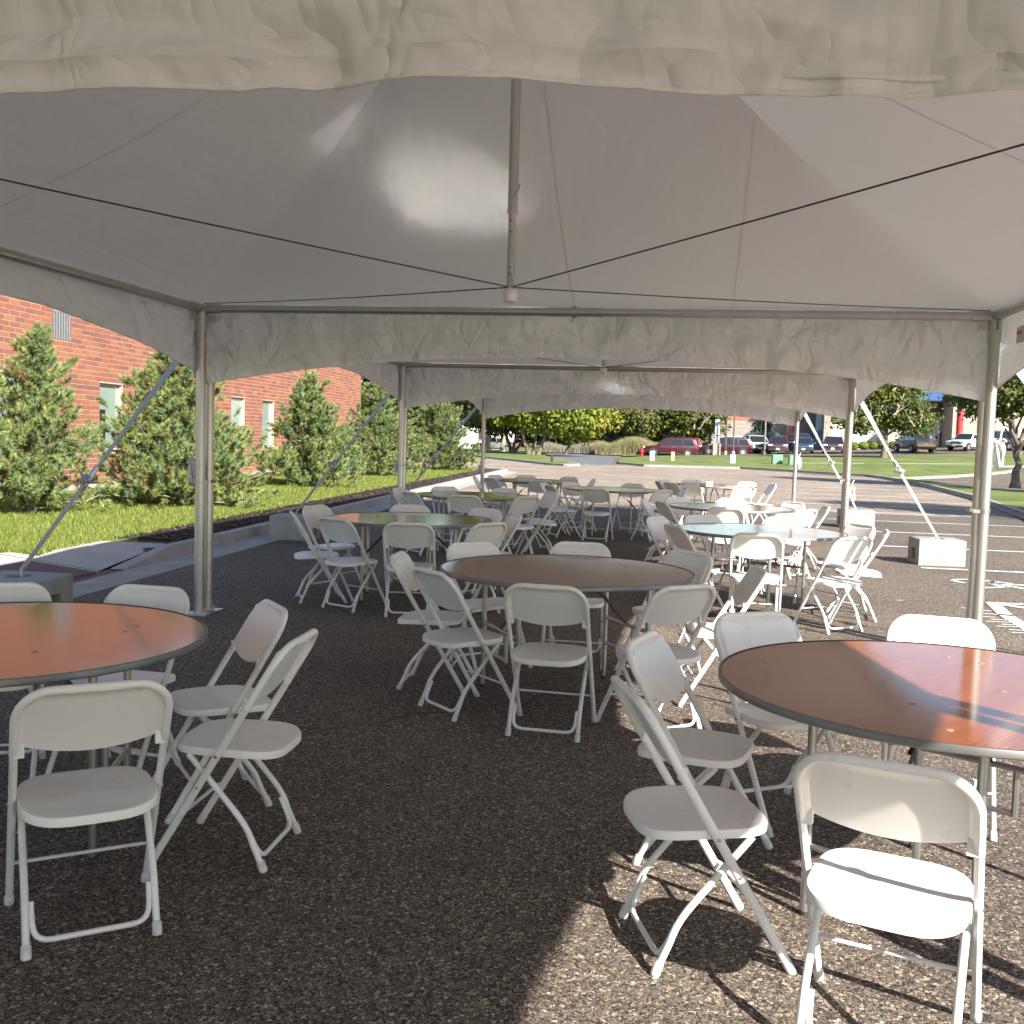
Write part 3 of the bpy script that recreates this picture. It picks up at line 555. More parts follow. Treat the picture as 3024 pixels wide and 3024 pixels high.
# ------------------------------------------------------------------ frame tents
Y0, TL, HW, TH, GAP = 1.852, 6.256, 3.05, 2.51, .156
def fnoise(x, y, z): return noise.noise(Vector((x, y, z)))
def build_tent(yc, label, kz, seed, depth=TL-GAP):
    t = empty('frame_tent', (0, yc, 0), 0, label, 'tent', 'white frame tents standing end to end')
    hy = depth/2; hx = HW
    # canopy: tensioned skin rising to a peak, slightly dished between the hips
    mb = MB(); NR, NS = 30, 22; ex, ey = hx+.058, hy+.058
    def can(a, b):
        m = max(abs(a), abs(b)); mn = min(abs(a), abs(b)); f = 1-m; sm = (m+mn+math.sqrt((m-mn)**2+.06))/2; f = f-(sm-m)*f*1.1*(1-f)
        z = TH+.036+1.75*min(1, hy/hx*1.2)*(f**1.32)*(.93+.07*(mn/max(m, 1e-6))**2*(m > .02)); k = min(1, f*6)
        z += (.010*fnoise(a*5+seed, b*5, 1)+.005*fnoise(a*14+seed, b*14, 5))*k
        # shallow tension folds running in from the corners
        if m > .45: z += .010*abs(fnoise(a*9+seed, b*9, 3))*(m-.45)*(1 if f > .02 else 0)
        return Vector((a*ex, b*ey, z))
    per = []
    for k in range(NS): per.append((-1+2*k/NS, -1))
    for k in range(NS): per.append((1, -1+2*k/NS))
    for k in range(NS): per.append((1-2*k/NS, 1))
    for k in range(NS): per.append((-1, 1-2*k/NS))
    vs = [can(0, 0)]; fs = []; n4 = 4*NS
    for i in range(1, NR+1):
        m = i/NR
        for (a, b) in per: vs.append(can(a*m, b*m))
    for j in range(n4): fs.append((0, 1+j, 1+(j+1) % n4))
    for i in range(NR-1):
        for j in range(n4): p = 1+i*n4; fs.append((p+j, p+n4+j, p+n4+(j+1) % n4, p+(j+1) % n4))
    mb.add(vs, fs); mb.obj('canopy', M['canopy'], t, 40)
    # welded seams of the skin
    sm_ = MB()
    for ax in (0, 1):
        for q in ((0.0, .38) if ax else (0.0,)):
            for e in (-1, 1):
                pts = [can(q, e*(1-(1-max(abs(q), .08))*k/14)) if ax else can(e*(1-(1-max(abs(q), .08))*k/14), q) for k in range(15)]
                dv = Vector((.006, 0, 0)) if ax else Vector((0, .006, 0)); vs = []
                for p in pts: vs += [p-dv-Vector((0, 0, .0022)), p+dv-Vector((0, 0, .0022))]
                sm_.add(vs, [(2*k, 2*k+1, 2*k+3, 2*k+2) for k in range(14)])
    sm_.obj('seam', M['canopy'], t)
    # scalloped valances with folds and a stitched hem
    fold = 1.7 if kz == 2.20 else 1.15
    def valance(axis, sgn, dmid, dcor):
        mb = MB(); nu, nv = 169, 24; half = (hx if axis == 'x' else hy); pos = (hy if axis == 'x' else hx)+.045
        sd = seed*3.1+(7 if axis == 'x' else 19)+sgn*2
        def vf(u, v):
            s_ = 2*u-1; drop = dmid+(dcor-dmid)*abs(s_)**2.2+.004*fnoise(s_*4+sd, 2, 3); z = TH+.034-v*(drop+.034)
            L_ = s_*(half+.03); end = (1-.75*abs(s_)**8)*(fold if axis == 'x' else .4); amp = (.010+.030*v)*end
            o = amp*fnoise(L_*1.5+sd, v*1.3, 0)
            # pleats hanging from the lacing points, leaning this way and that
            ph = L_/.62+.35*fnoise(L_*.8+sd, v*.8, 4)+v*.55*fnoise(L_*.5+sd, 3, 8); fr = abs((ph % 1)-.5)*2; md = .5+.9*fnoise(L_*.9+sd, 1, 12)
            o += .050*(fr**.8)*max(0, md)*math.sin(PI*min(1, .15+v))*end
            # crumpled creases
            for fq, am in ((1.7, .030), (3.6, .014)):
                rid = abs(fnoise(L_*fq+v*fq*.45+sd*2, v*fq*.75-L_*.3, 6)); o += am*((1-min(1, rid*3.0))**1.5-.3)*(.25+.75*v**.5)*end
            z += .004*fnoise(L_*2.1+sd, v, 15)*v
            o -= .010*max(0, 1-abs(v-.86)/.03)*end
            if axis == 'x': return Vector((L_, sgn*(pos+o), z))
            return Vector((sgn*(pos+o), L_, z))
        mb.grid(nu, nv, vf); ob = mb.obj('valance', M['vinyl'], t, 60)
        h_ = MB(); pts = [vf(i/168, 1.0)+Vector((0, 0, .004)) for i in range(0, 169, 2)]; h_.tube(pts, .006, 6); h_.obj('hem', M['vinyl'], ob, 60)
        return ob
    valance('x', 1, .345, .62)
    if kz != 2.20: valance('x', -1, .315, .60)
    vr = valance('y', 1, .215, .52); valance('y', -1, .215, .52)
    # rails, corner fittings, legs
    rr = .0315
    for s_ in (-1, 1):
        for d_ in ('x', 'y'):
            p, q = (((-hx, s_*hy, TH), (hx, s_*hy, TH)) if d_ == 'x' else ((s_*hx, -hy, TH), (s_*hx, hy, TH)))
            rl = MB().tube([p, q], rr, 14).obj('eave_rail', M['alu'], t, 40)
            c = MB(); mid = (Vector(p)+Vector(q))/2; dv = (Vector(q)-Vector(p)).normalized()
            c.tube([mid-dv*.22, mid+dv*.22], rr+.0035, 14); c.tube([mid-dv*.012, mid+dv*.012], rr+.012, 12); c.tube([mid+Vector((0, 0, -.02)), mid+Vector((0, 0, -.075))-dv*.02], .011, 6, flat=.4); c.obj('coupler', M['alu'], rl, 40)
    for sx in (-1, 1):
        for sy in (-1, 1):
            c = MB(); c.tube([(sx*hx, sy*hy, TH+.03), (sx*hx, sy*hy, TH-.19)], .047, 14); c.tube([(sx*hx, sy*hy, TH), (sx*(hx-.17), sy*hy, TH)], .038, 12); c.tube([(sx*hx, sy*hy, TH), (sx*hx, sy*(hy-.17), TH)], .038, 12)
            c.box((sx*(hx-.07), sy*hy, TH-.075), (.10, .012, .05)); c.box((sx*hx, sy*(hy-.07), TH-.075), (.012, .10, .05)); c.obj('corner_fitting', M['alu'], t, 40)
            leg = MB().tube([(sx*hx, sy*hy, TH-.17), (sx*hx, sy*hy, .01)], .0400, 16).obj('leg', M['alu'], t, 40)
            f_ = MB(); f_.box((sx*hx, sy*hy, .006), (.20, .20, .012)); f_.tube([(sx*hx, sy*hy, .01), (sx*hx, sy*hy, .09)], .046, 14); f_.tube([(sx*hx+.08, sy*hy-.06, .0), (sx*hx+.08, sy*hy-.06, .06)], .012, 6); f_.obj('foot_plate', M['alu'], leg, 40)
            f_ = MB(); f_.tube([(sx*hx, sy*hy, 1.085), (sx*hx, sy*hy, 1.115)], .0455, 14); f_.box((sx*(hx-.055), sy*hy-.02, 1.10), (.05, .02, .025)); f_.obj('clamp_band', M['steel'], leg, 40)
    # king post hung on cables
    kp = MB().tube([(0, 0, kz+.42), (0, 0, TH+1.77*min(1, hy/hx*1.2)-.02)], .0235, 14).obj('king_post', M['alu'], t, 40)
    mb = MB(); mb.tube([(0, 0, kz+.06), (0, 0, kz+.44)], .0190, 12); mb.tube([(0, 0, kz+.415), (0, 0, kz+.43)], .026, 12); mb.obj('inner_post', M['alu'], kp, 40)
    mb = MB()
    for z in (.13, .16, .33, .38): mb.tube([(-.003, -.0185, kz+z), (-.003, -.0200, kz+z)], .0045, 8)
    mb.obj('pin_hole', M['dark'], kp)
    mb = MB(); mb.tube([(0, -.024, kz+.475), (.012, -.03, kz+.49), (.03, -.028, kz+.52), (.035, -.02, kz+.545), (.022, -.02, kz+.54)], .0035, 6); mb.tube([(.0, -.019, kz+.14), (.012, -.03, kz+.11), (.014, -.026, kz+.07)], .003, 6); mb.obj('clip_pin', M['steel'], kp)
    mb = MB(); mb.box((.004, -.0194, kz+.225), (.024, .0015, .03)); mb.obj('sticker', M['label'], kp)
    mb = MB(); mb.lathe([(.012, -.006), (.028, 0), (.0345, .012), (.0345, .052), (.030, .058)], 20, (0, 0, kz)); mb.obj('cap', M['plastic'], kp, 40)
    for sx in (-1, 1):
        for sy in (-1, 1):
            a = Vector((0, 0, kz+.068)); b = Vector((sx*(hx-.05), sy*(hy-.05), TH+.035)); pts = [a.lerp(b, k/8)-Vector((0, 0, .012*math.sin(PI*k/8))) for k in range(9)]
            MB().tube(pts, .0034, 6).obj('stay_cable', M['cable'], t, 60)
    return t, vr
TN = [(-1, 'frame tent overhead nearest the viewer, only its hanging front valance seen at top', 2.20), (0, 'large frame tent filling the upper view with a king post hung on cables', 2.19), (1, 'second frame tent down the row, over the second and third tables', 2.245), (2, 'farthest frame tent at the end of the row before the trees', 2.275)]
for k, lab, kz in TN:
    yc = Y0+TL*k+TL/2; dp = TL-GAP
    t, vr = build_tent(yc, lab, kz, 11+k*5, dp)
    if k == 0:
        lb = MB(); lb.box((HW-.012, 2.42, 2.32), (.002, .16, .11)); lb.obj('maker_label', M['label'], t)
        lb = MB(); lb.box((HW-.0145, 2.44, 2.335), (.002, .10, .028)); lb.obj('warning_strip', M['orange'], t)

# straps, blocks, rope bundles
def block(x, y, rz, label, w=.60, d=.52, h=.345):
    t = empty('concrete_block', (x, y, 0), rz, label, 'ballast block', 'concrete ballast blocks beside the tents')
    # body with a rectangular tunnel through it along x: built from four slabs and a drilled top
    mb = MB(); tw, th, tz = .17, .15, .06
    mb.box((0, 0, tz/2), (w, d, tz)); mb.box((0, -(tw+(d-tw)/2)/2, tz+th/2), (w, (d-tw)/2, th)); mb.box((0, (tw+(d-tw)/2)/2, tz+th/2), (w, (d-tw)/2, th))
    b = mb.obj('body', M['concrete'], t)
    # top slab with a round recess
    n = 24; R_ = .10; z1 = h; z0 = tz+th; top = MB(); ring = [(R_*math.cos(2*PI*j/n), R_*math.sin(2*PI*j/n)) for j in range(n)]
    sq = []
    for j in range(n):
        c, s_ = math.cos(2*PI*j/n), math.sin(2*PI*j/n); k = max(abs(c), abs(s_)); sq.append((c/k*(w/2-.012), s_/k*(d/2-.012)))
    vs = [(x_, y_, z1) for x_, y_ in ring]+[(x_, y_, z1) for x_, y_ in sq]+[(x_, y_, z1-.07) for x_, y_ in ring]+[(x_*w/(w-.024), y_*d/(d-.024), z1-.012) for x_, y_ in sq]+[(x_*w/(w-.024), y_*d/(d-.024), z0) for x_, y_ in sq]
    fs = []
    for j in range(n):
        q = (j+1) % n; fs += [(j, n+j, n+q, q), (2*n+j, j, q, 2*n+q), (n+j, 3*n+j, 3*n+q, n+q), (3*n+j, 4*n+j, 4*n+q, 3*n+q)]
    fs.append(tuple(2*n+j for j in range(n))); fs.append(tuple(4*n+j for j in range(n-1, -1, -1)))
    top.add(vs, fs); top.obj('top', M['concrete'], t)
    mb = MB(); mb.tube([(-.03, 0, h-.07), (-.028, 0, h-.01), (0, 0, h+.018), (.028, 0, h-.01), (.03, 0, h-.07)], .008, 8); mb.obj('lifting_eye', M['steel'], t, 60)
    return t
def strap(a, b, label, grp='ratchet straps from tent corners to blocks', at=.55):
    wm = M['shaded_web' if a[0] < 0 else 'webbing']  # left straps: white webbing with the tent's shade put into its colour
    a = Vector(a); b = Vector(b); t = empty('tie_down_strap', b, 0, label, 'strap', grp); o = b; d = (b-a).normalized(); side = d.cross(Vector((0, 1, 0))).normalized(); nn = d.cross(side)
    def ribbon(p, q, w, off, tw=0):
        mb = MB(); n = 10
        def rb(u, v):
            pp = p.lerp(q, v); an = tw*v; s_ = side*math.cos(an)+nn*math.sin(an); return pp+s_*((u-.5)*w)+nn*(off*math.sin(PI*v))-o
        mb.grid(3, n, rb); k = len(mb.v); mb.grid(3, n, lambda u, v: rb(u, v)+nn*.002); return mb
    r = a.lerp(b, at); r2 = a.lerp(b, at+.07)
    ribbon(a, r, .034, .006, .5).obj('upper_webbing', wm, t, 60); ribbon(a+side*.035, r+side*.012, .024, .012, .9).obj('return_webbing', wm, t, 60); ribbon(r2, b, .034, -.004, -.7).obj('lower_webbing', wm, t, 60)
    mb = MB(); m_ = (r+r2)/2-o
    mb.tube([r-o-d*.02, r2-o+d*.02], .026, 8, flat=.5); mb.tube([m_-side*.04, m_+side*.04], .014, 8); mb.tube([m_-side*.035+nn*.02, m_-side*.03+nn*.03+d*.10], .007, 6); mb.tube([m_+side*.035+nn*.02, m_+side*.03+nn*.03+d*.10], .007, 6); mb.obj('ratchet', M['steel'], t, 50)
    mb = MB(); rs = random.Random(int(abs(a.y*100)+abs(a.x)*10))
    for q in range(9):
        e = Vector((rs.uniform(-1, 1), rs.uniform(-1, 1), rs.uniform(-.8, .8))).normalized(); f = e.cross(d).normalized(); R_ = rs.uniform(.022, .05); c = m_+d*.05+e*R_*.9
        mb.tube([c+e*(R_*math.cos(w))*1.2+f*(R_*.5*math.sin(w)) for w in [2*PI*k/12 for k in range(13)]], .012, 5, flat=.35, cap=False)
    mb.obj('webbing_bundle', wm, t, 60)
    mb = MB(); mb.tube([b-d*.07-o, b-d*.02-o, b+Vector((.02, 0, -.01))-o, b+Vector((.012, 0, .02))-o], .007, 6); mb.obj('hook', M['steel'], t, 60)
    return t
zt_ = .365
for sx, xb, yb, yt, rz, bl, sl in ((-1, -4.24, 7.38, 8.02, .04, 'concrete block at front left on the kerb ramp, square slot in its side', 'shade-toned ratchet strap running down to the front left block'),
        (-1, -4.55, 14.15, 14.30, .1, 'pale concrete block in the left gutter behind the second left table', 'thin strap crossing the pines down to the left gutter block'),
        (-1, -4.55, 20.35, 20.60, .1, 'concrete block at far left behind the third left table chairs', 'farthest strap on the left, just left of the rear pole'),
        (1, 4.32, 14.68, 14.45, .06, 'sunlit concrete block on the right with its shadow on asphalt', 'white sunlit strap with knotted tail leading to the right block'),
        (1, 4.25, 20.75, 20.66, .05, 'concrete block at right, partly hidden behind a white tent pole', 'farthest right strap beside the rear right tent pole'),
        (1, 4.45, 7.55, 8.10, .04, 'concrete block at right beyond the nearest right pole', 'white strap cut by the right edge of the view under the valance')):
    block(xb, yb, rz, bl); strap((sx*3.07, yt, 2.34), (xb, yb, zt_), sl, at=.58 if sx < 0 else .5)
def rope_bundle(x, y, z, label, sc=1.0):
    t = empty('rope_bundle', (x, y, z), 0, label, 'rope', 'white rope bundles tied on the tent poles'); rs = random.Random(int(x*70+y*13+z*31)); mb = MB()
    for q in range(14):
        w0 = rs.uniform(0, 6); rx, rz_ = rs.uniform(.012, .028)*sc, rs.uniform(.06, .085)*sc; off = Vector((rs.uniform(-.012, .016), rs.uniform(-.016, .016), -.09*sc+rs.uniform(-.015, .015)))
        mb.tube([off+Vector((rx*math.cos(w+w0), rx*.7*math.sin(w+w0*.5), rz_*math.sin(w))) for w in [2*PI*k/14 for k in range(15)]], .0065, 5, cap=False)
    mb.obj('coil', M['rope'], t, 60); mb = MB(); mb.tube([(-.045+.09*k/10, .045*math.sin(PI*k/10), .01*math.sin(k)) for k in range(11)], .008, 6); mb.tube([(0, 0, .0), (.01, 0, .07), (.03, .01, .10)], .008, 6); mb.obj('knot', M['rope'], t, 60); return t
for x, y, z, lab, sc in ((3.14, 8.06, 1.62, 'white rope coil hanging on the nearest right tent pole', 1.15), (3.13, 14.40, 1.0, 'white rope coil low on the second right tent pole', 1.1), (3.12, 20.60, 1.30, 'white rope coil on the rear right tent pole', 1.2), (-3.13, 8.05, 1.25, 'rope coil hanging on the nearest left tent pole', .9), (-3.13, 14.35, 1.15, 'rope coil hanging on the second left tent pole', .9), (-3.12, 20.6, .95, 'rope coil hanging on the rear left tent pole', .9)):
    rope_bundle(x, y, z, lab, sc)

# ------------------------------------------------------------------ brick building on the left
BX, BY, BR = -12.9, 21.2, math.atan(.037)
bb = empty('brick_building', (BX, BY, 0), BR, 'long red brick building with narrow mint windows behind the pines', 'building')
WIN = [(-2.45, -1.32), (2.02, 3.13), (10.15, 11.28), (12.90, 14.03), (20.35, 21.45)]; WZ0, WZ1 = .99, 2.56; VENT = (0.0, .73, 3.42, 4.62)
S0, S1, HT = -12.0, 25.6, 6.4
mb = MB(); edges = [S0]+[e for w in WIN for e in w]+[S1]
for i in range(0, len(edges), 2): mb.box((-.2, (edges[i]+edges[i+1])/2, HT/2), (.4, edges[i+1]-edges[i], HT))
for a, b in WIN: mb.box((-.2, (a+b)/2, WZ0/2), (.4, b-a, WZ0)); mb.box((-.2, (a+b)/2, (WZ1+HT)/2), (.4, b-a, HT-WZ1))
mb.obj('wall', M['mortar'], bb)
mb = MB(); mb.box((-9.4, (S0+S1)/2, HT/2), (18, S1-S0-.02, HT-.02)); mb.obj('inner_block', M['darkpanel'], bb)
mb = MB(); mb.box((-.18, (S0+S1)/2, HT+.06), (.52, S1-S0+.1, .12)); mb.obj('parapet_cap', M['sill'], bb)
BL, BH, MJ = .372, .1155, .017; bricks = []
BCOL = np.array([.085, .042, .028])+np.array([.34, .36, .42])*np.array([[.43, .13, .060], [.40, .115, .055], [.47, .165, .07], [.33, .10, .062], [.24, .085, .066], [.50, .19, .075], [.36, .105, .055], [.21, .09, .078], [.45, .145, .06]])
row = 0; z = .05
while z < HT-.02:
    s_ = S0+.004-(BL/2 if row % 2 else 0)
    while s_ < S1:
        a, b = s_+MJ/2, s_+BL-MJ/2
        segs = [(max(a, S0), min(b, S1))]
        holes = [w for w in WIN if z+BH > WZ0-.03 and z < WZ1] + ([VENT[:2]] if z+BH > VENT[2]-.01 and z < VENT[3] else [])
        for h0, h1 in holes:
            ns = []
            for p, q in segs:
                if q <= h0 or p >= h1: ns.append((p, q)); continue
                if p < h0: ns.append((p, h0-.004))
                if q > h1: ns.append((h1+.004, q))
            segs = ns
        # movement joint
        ns = []
        for p, q in segs:
            if p < .78 < q: ns += [(p, .775), (.787, q)]
            else: ns.append((p, q))
        for p, q in ns:
            if q-p > .03: bricks.append((p, q, z+MJ/2, z+BH-MJ/2))
        s_ += BL
    z += BH; row += 1
def brick_cost(b):
    s_, zc = (b[0]+b[1])/2, (b[2]+b[3])/2
    vis = -4.0 < s_ < 9 and zc < 2.2+max(0, 5.2-1.0*abs(s_+1)*.35)
    hid = (zc < 3.0 and s_ < -.4)
    return abs(s_-.9)*1.0+abs(zc-3.0)*.75+(0 if vis else 50)+(20 if hid else 0)
bricks.sort(key=brick_cost)
def brick_geo(b, dep): return (dep/2-.002, (b[0]+b[1])/2, (b[2]+b[3])/2), (dep, b[1]-b[0], b[3]-b[2])
full_meshes = {}
for i, b in enumerate(bricks[:300]):
    ci = int(rng.integers(0, len(BCOL))); Lb = round(b[1]-b[0], 2); key = (Lb, ci)
    if key not in full_meshes:
        m_ = MB(); m_.box((0, 0, 0), (.012, b[1]-b[0], b[3]-b[2])); me = m_.mesh('brick', M['brick']); at = me.attributes.new('tint', 'FLOAT_COLOR', 'POINT'); at.data.foreach_set('color', np.tile([*BCOL[ci], 1], 8).astype(np.float32)); full_meshes[key] = me
    o = link('brick', full_meshes[key], bb); o.location = (.001+.003*rng.random(), (b[0]+b[1])/2, (b[2]+b[3])/2)
V = []; F = []; Tn = []
UB = MB(); 
for b in bricks[300:]:
    c, d_ = brick_geo(b, .008+.003*rng.random()); UB.box(c, d_); Tn.append(np.tile(BCOL[int(rng.integers(0, len(BCOL)))]*rng.uniform(.9, 1.1), (8, 1)))
o = link('brickwork', np_mesh('brickwork', np.array(UB.v), np.array(UB.f), M['brick'], np.concatenate(Tn)), bb); o['kind'] = 'stuff'
for i, (a, b) in enumerate(WIN):
    f = MB(); fr = .045; yc = (a+b)/2; w = b-a; h = WZ1-WZ0; zc = (WZ0+WZ1)/2; xd = -.09
    for yy_ in (a+fr/2, b-fr/2): f.box((xd, yy_, zc), (.07, fr, h))
    f.box((xd, yc, WZ1-fr/2), (.068, w-2*fr, fr)); f.box((xd, yc, WZ0+fr/2), (.068, w-2*fr, fr)); f.box((xd, yc+.0, WZ0+.02), (.10, w, .02))
    win = f.obj('window', M['frame'], bb)
    m_ = MB()
    if i in (0, 1): m_.box((xd-.01, yc, WZ0+h*.30), (.008, w-2*fr, h*.58)); m_.obj('pane', M['glassd'], win); m_ = MB(); m_.box((xd-.01, yc, WZ0+h*.79), (.009, w-2*fr, h*.39)); m_.obj('blind', M['blind'], win); m_ = MB(); m_.box((xd-.008, yc+w*.17, WZ0+h*.47), (.006, w*.52, h*.86)); m_.obj('curtain', M['blind'], win)
    else: m_.box((xd-.01, yc, zc), (.008, w-2*fr, h-2*fr)); m_.obj('pane', M['blind'], win)
    m_ = MB(); m_.box((.0, yc, WZ0-.025), (.10, w+.02, .05)); m_.obj('sill', M['sill'], win)
    m_ = MB(); m_.box((-.10, yc, WZ1-.012), (.18, w, .024)); m_.obj('lintel_shade_strip', M['dark'], win)  # solid dark strip standing in for the shade under the lintel
g_ = MB(); g_.box((.0, (VENT[0]+VENT[1])/2, (VENT[2]+VENT[3])/2), (.03, VENT[1]-VENT[0], VENT[3]-VENT[2])); gr = g_.obj('grille', M['louver'], bb)
for k in range(7):
    m_ = MB(); m_.box((.012, VENT[0]+.05+k*(VENT[1]-VENT[0]-.1)/6, (VENT[2]+VENT[3])/2), (.012, .012, VENT[3]-VENT[2])); m_.obj('bar', M['frame'], gr)
m_ = MB(); m_.box((.016, (VENT[0]+VENT[1])/2, VENT[2]+.62), (.012, VENT[1]-VENT[0], .016)); m_.obj('crossbar', M['frame'], gr)

# ------------------------------------------------------------------ trees
def limb_path(a, b, n=5, wob=.1, seed=0):
    a = Vector(a); b = Vector(b); L_ = (b-a).length
    return [a.lerp(b, k/n)+Vector((fnoise(k*.9+seed, 1, 2), fnoise(k*.9+seed, 5, 2), .4*fnoise(k*.9+seed, 9, 2)))*(wob*L_*math.sin(PI*k/n)) for k in range(n+1)]
def pine(x, y, h, rad, label, seed, dens=1.0, lean=(0, 0), gap=0.0, z0=.13):
    rs = np.random.default_rng(seed); t = empty('pine_tree', (x, y, z0), 0, label, 'pine tree', 'bushy pines planted along the brick building')
    tr = MB(); tp = limb_path((0, 0, -.02), (lean[0], lean[1], h*.93), 8, .04, seed); tr.tube(tp, [max(.012, .085*h/3*(1-k/8.6)) for k in range(9)], 8); trunk = tr.obj('trunk', M['bark'], t, 60)
    br = MB(); C = []; D = []
    nb = int(56*dens)
    for i in range(nb):
        f = (i+.5)/nb; zz = h*(.03+.885*f**1.12); prof = (1-f)**.80*(.90+.10*min(1, f*6)); R_ = rad*prof*(rs.uniform(.25, .5) if rs.random() < .16 else rs.uniform(.62, 1.20))+.08; a = i*2.4+rs.uniform(-.5, .5)
        if f > .93: R_ *= .5
        k = min(8, max(0, (zz/(h*.93))*8)); k0 = int(k); base = tp[k0].lerp(tp[min(8, k0+1)], k-k0)
        tip = base+Vector((R_*math.cos(a), R_*math.sin(a), R_*(rs.uniform(-.12, .42) if f > .12 else rs.uniform(-.06, .16))+.03)); pts = limb_path(base, tip, 4, .10, seed+i)
        pts[-1] += Vector((0, 0, .10)); br.tube(pts, [max(.004, .017*(1-q/5)) for q in range(5)], 5)
        nsh = max(6, int(24*R_/.8)+5)
        for s_ in range(nsh):
            u = rs.uniform(.12, 1.0); q = u*4; q0 = min(3, int(q)); p = pts[q0].lerp(pts[q0+1], q-q0); d0 = (tip-base).normalized()
            aa = rs.uniform(0, 2*PI); sp = (1-u*.4)*.42*R_+.09; off = Vector((math.cos(aa)*sp*rs.uniform(.2, 1), math.sin(aa)*sp*rs.uniform(.2, 1), rs.uniform(-.25, .7)*sp)); c = p+off
            C.append(c); D.append((d0*.55+off.normalized()*.5+Vector((0, 0, .55))+Vector(rs.uniform(-.45, .45, 3))).normalized())
    for k in range(int(10*dens)): C.append(tp[8]+Vector((rs.uniform(-.10, .10), rs.uniform(-.10, .10), rs.uniform(-.22, .08)))); D.append(Vector((rs.uniform(-.3, .3), rs.uniform(-.3, .3), 1)).normalized())
    br.obj('branch', M['palebark'], trunk, 60)
    C = np.array([list(c) for c in C]); D = np.array([list(d) for d in D]); nt = len(C); nn = 84
    Ls = rs.uniform(.09, .19, nt); ln = rs.uniform(.075, .115, (nt, nn)); s_ = rs.random((nt, nn))**.8
    e1 = np.cross(D, [0.3, .2, 1.0]); e1 /= np.linalg.norm(e1, axis=1)[:, None]; e2 = np.cross(D, e1); w = rs.uniform(0, 2*PI, (nt, nn)); fa = 1.35-.95*s_+rs.uniform(-.28, .28, (nt, nn))
    B_ = C[:, None]+D[:, None]*(Ls[:, None]*s_)[..., None]; rdv = e1[:, None]*np.cos(w)[..., None]+e2[:, None]*np.sin(w)[..., None]; dirn = D[:, None]*np.cos(fa)[..., None]+rdv*np.sin(fa)[..., None]
    sd = np.cross(dirn, rdv+rs.uniform(-.5, .5, rdv.shape)); sd /= np.linalg.norm(sd, axis=2)[..., None]+1e-9; wd = .0046*(1+y*.022)
    T_ = B_+dirn*ln[..., None]; V = np.stack([B_-sd*wd, B_+sd*wd, T_], 2).reshape(-1, 3)
    cols = np.array([[.19, .245, .080], [.22, .275, .095], [.15, .21, .075], [.27, .29, .10], [.18, .245, .12]]); c = cols[rs.integers(0, 5, nt)]*rs.uniform(.75, 1.25, (nt, 1)); c[rs.random(nt) < .035] = [.22, .15, .07]
    c = np.repeat(np.repeat(c[:, None], nn, 1)*rs.uniform(.8, 1.25, (nt, nn, 1)), 3, 1).reshape(-1, 3)
    link('crown', np_mesh('crown', V, np.arange(len(V)).reshape(-1, 3), M['needle'], c), t); return t
pine(-9.05, 14.7, 2.95, 1.02, 'open pine at far left with bare twisted branches showing', 3, 1.05, (.05, .1))
pine(-7.95, 17.4, 3.2, 1.48, 'largest bushy pine standing behind the nearest left tent pole', 5, 1.5, (-.15, .1))
pine(-8.5, 25.3, 2.95, 1.18, 'upright pine with a clear short trunk between the first two poles', 8, 1.2, (.05, 0))
pine(-8.9, 33.2, 3.35, 1.45, 'dense pine partly behind the second left tent pole', 12, 1.15, (-.2, 0))
pine(-8.55, 40.6, 3.30, 1.50, 'farthest pine of the row, just right of the second left pole', 14, 1.1, (-.1, 0))
pine(-9.5, 31.0, 1.5, .75, 'small low pine shrub against the brick wall between two pines', 17, .6)

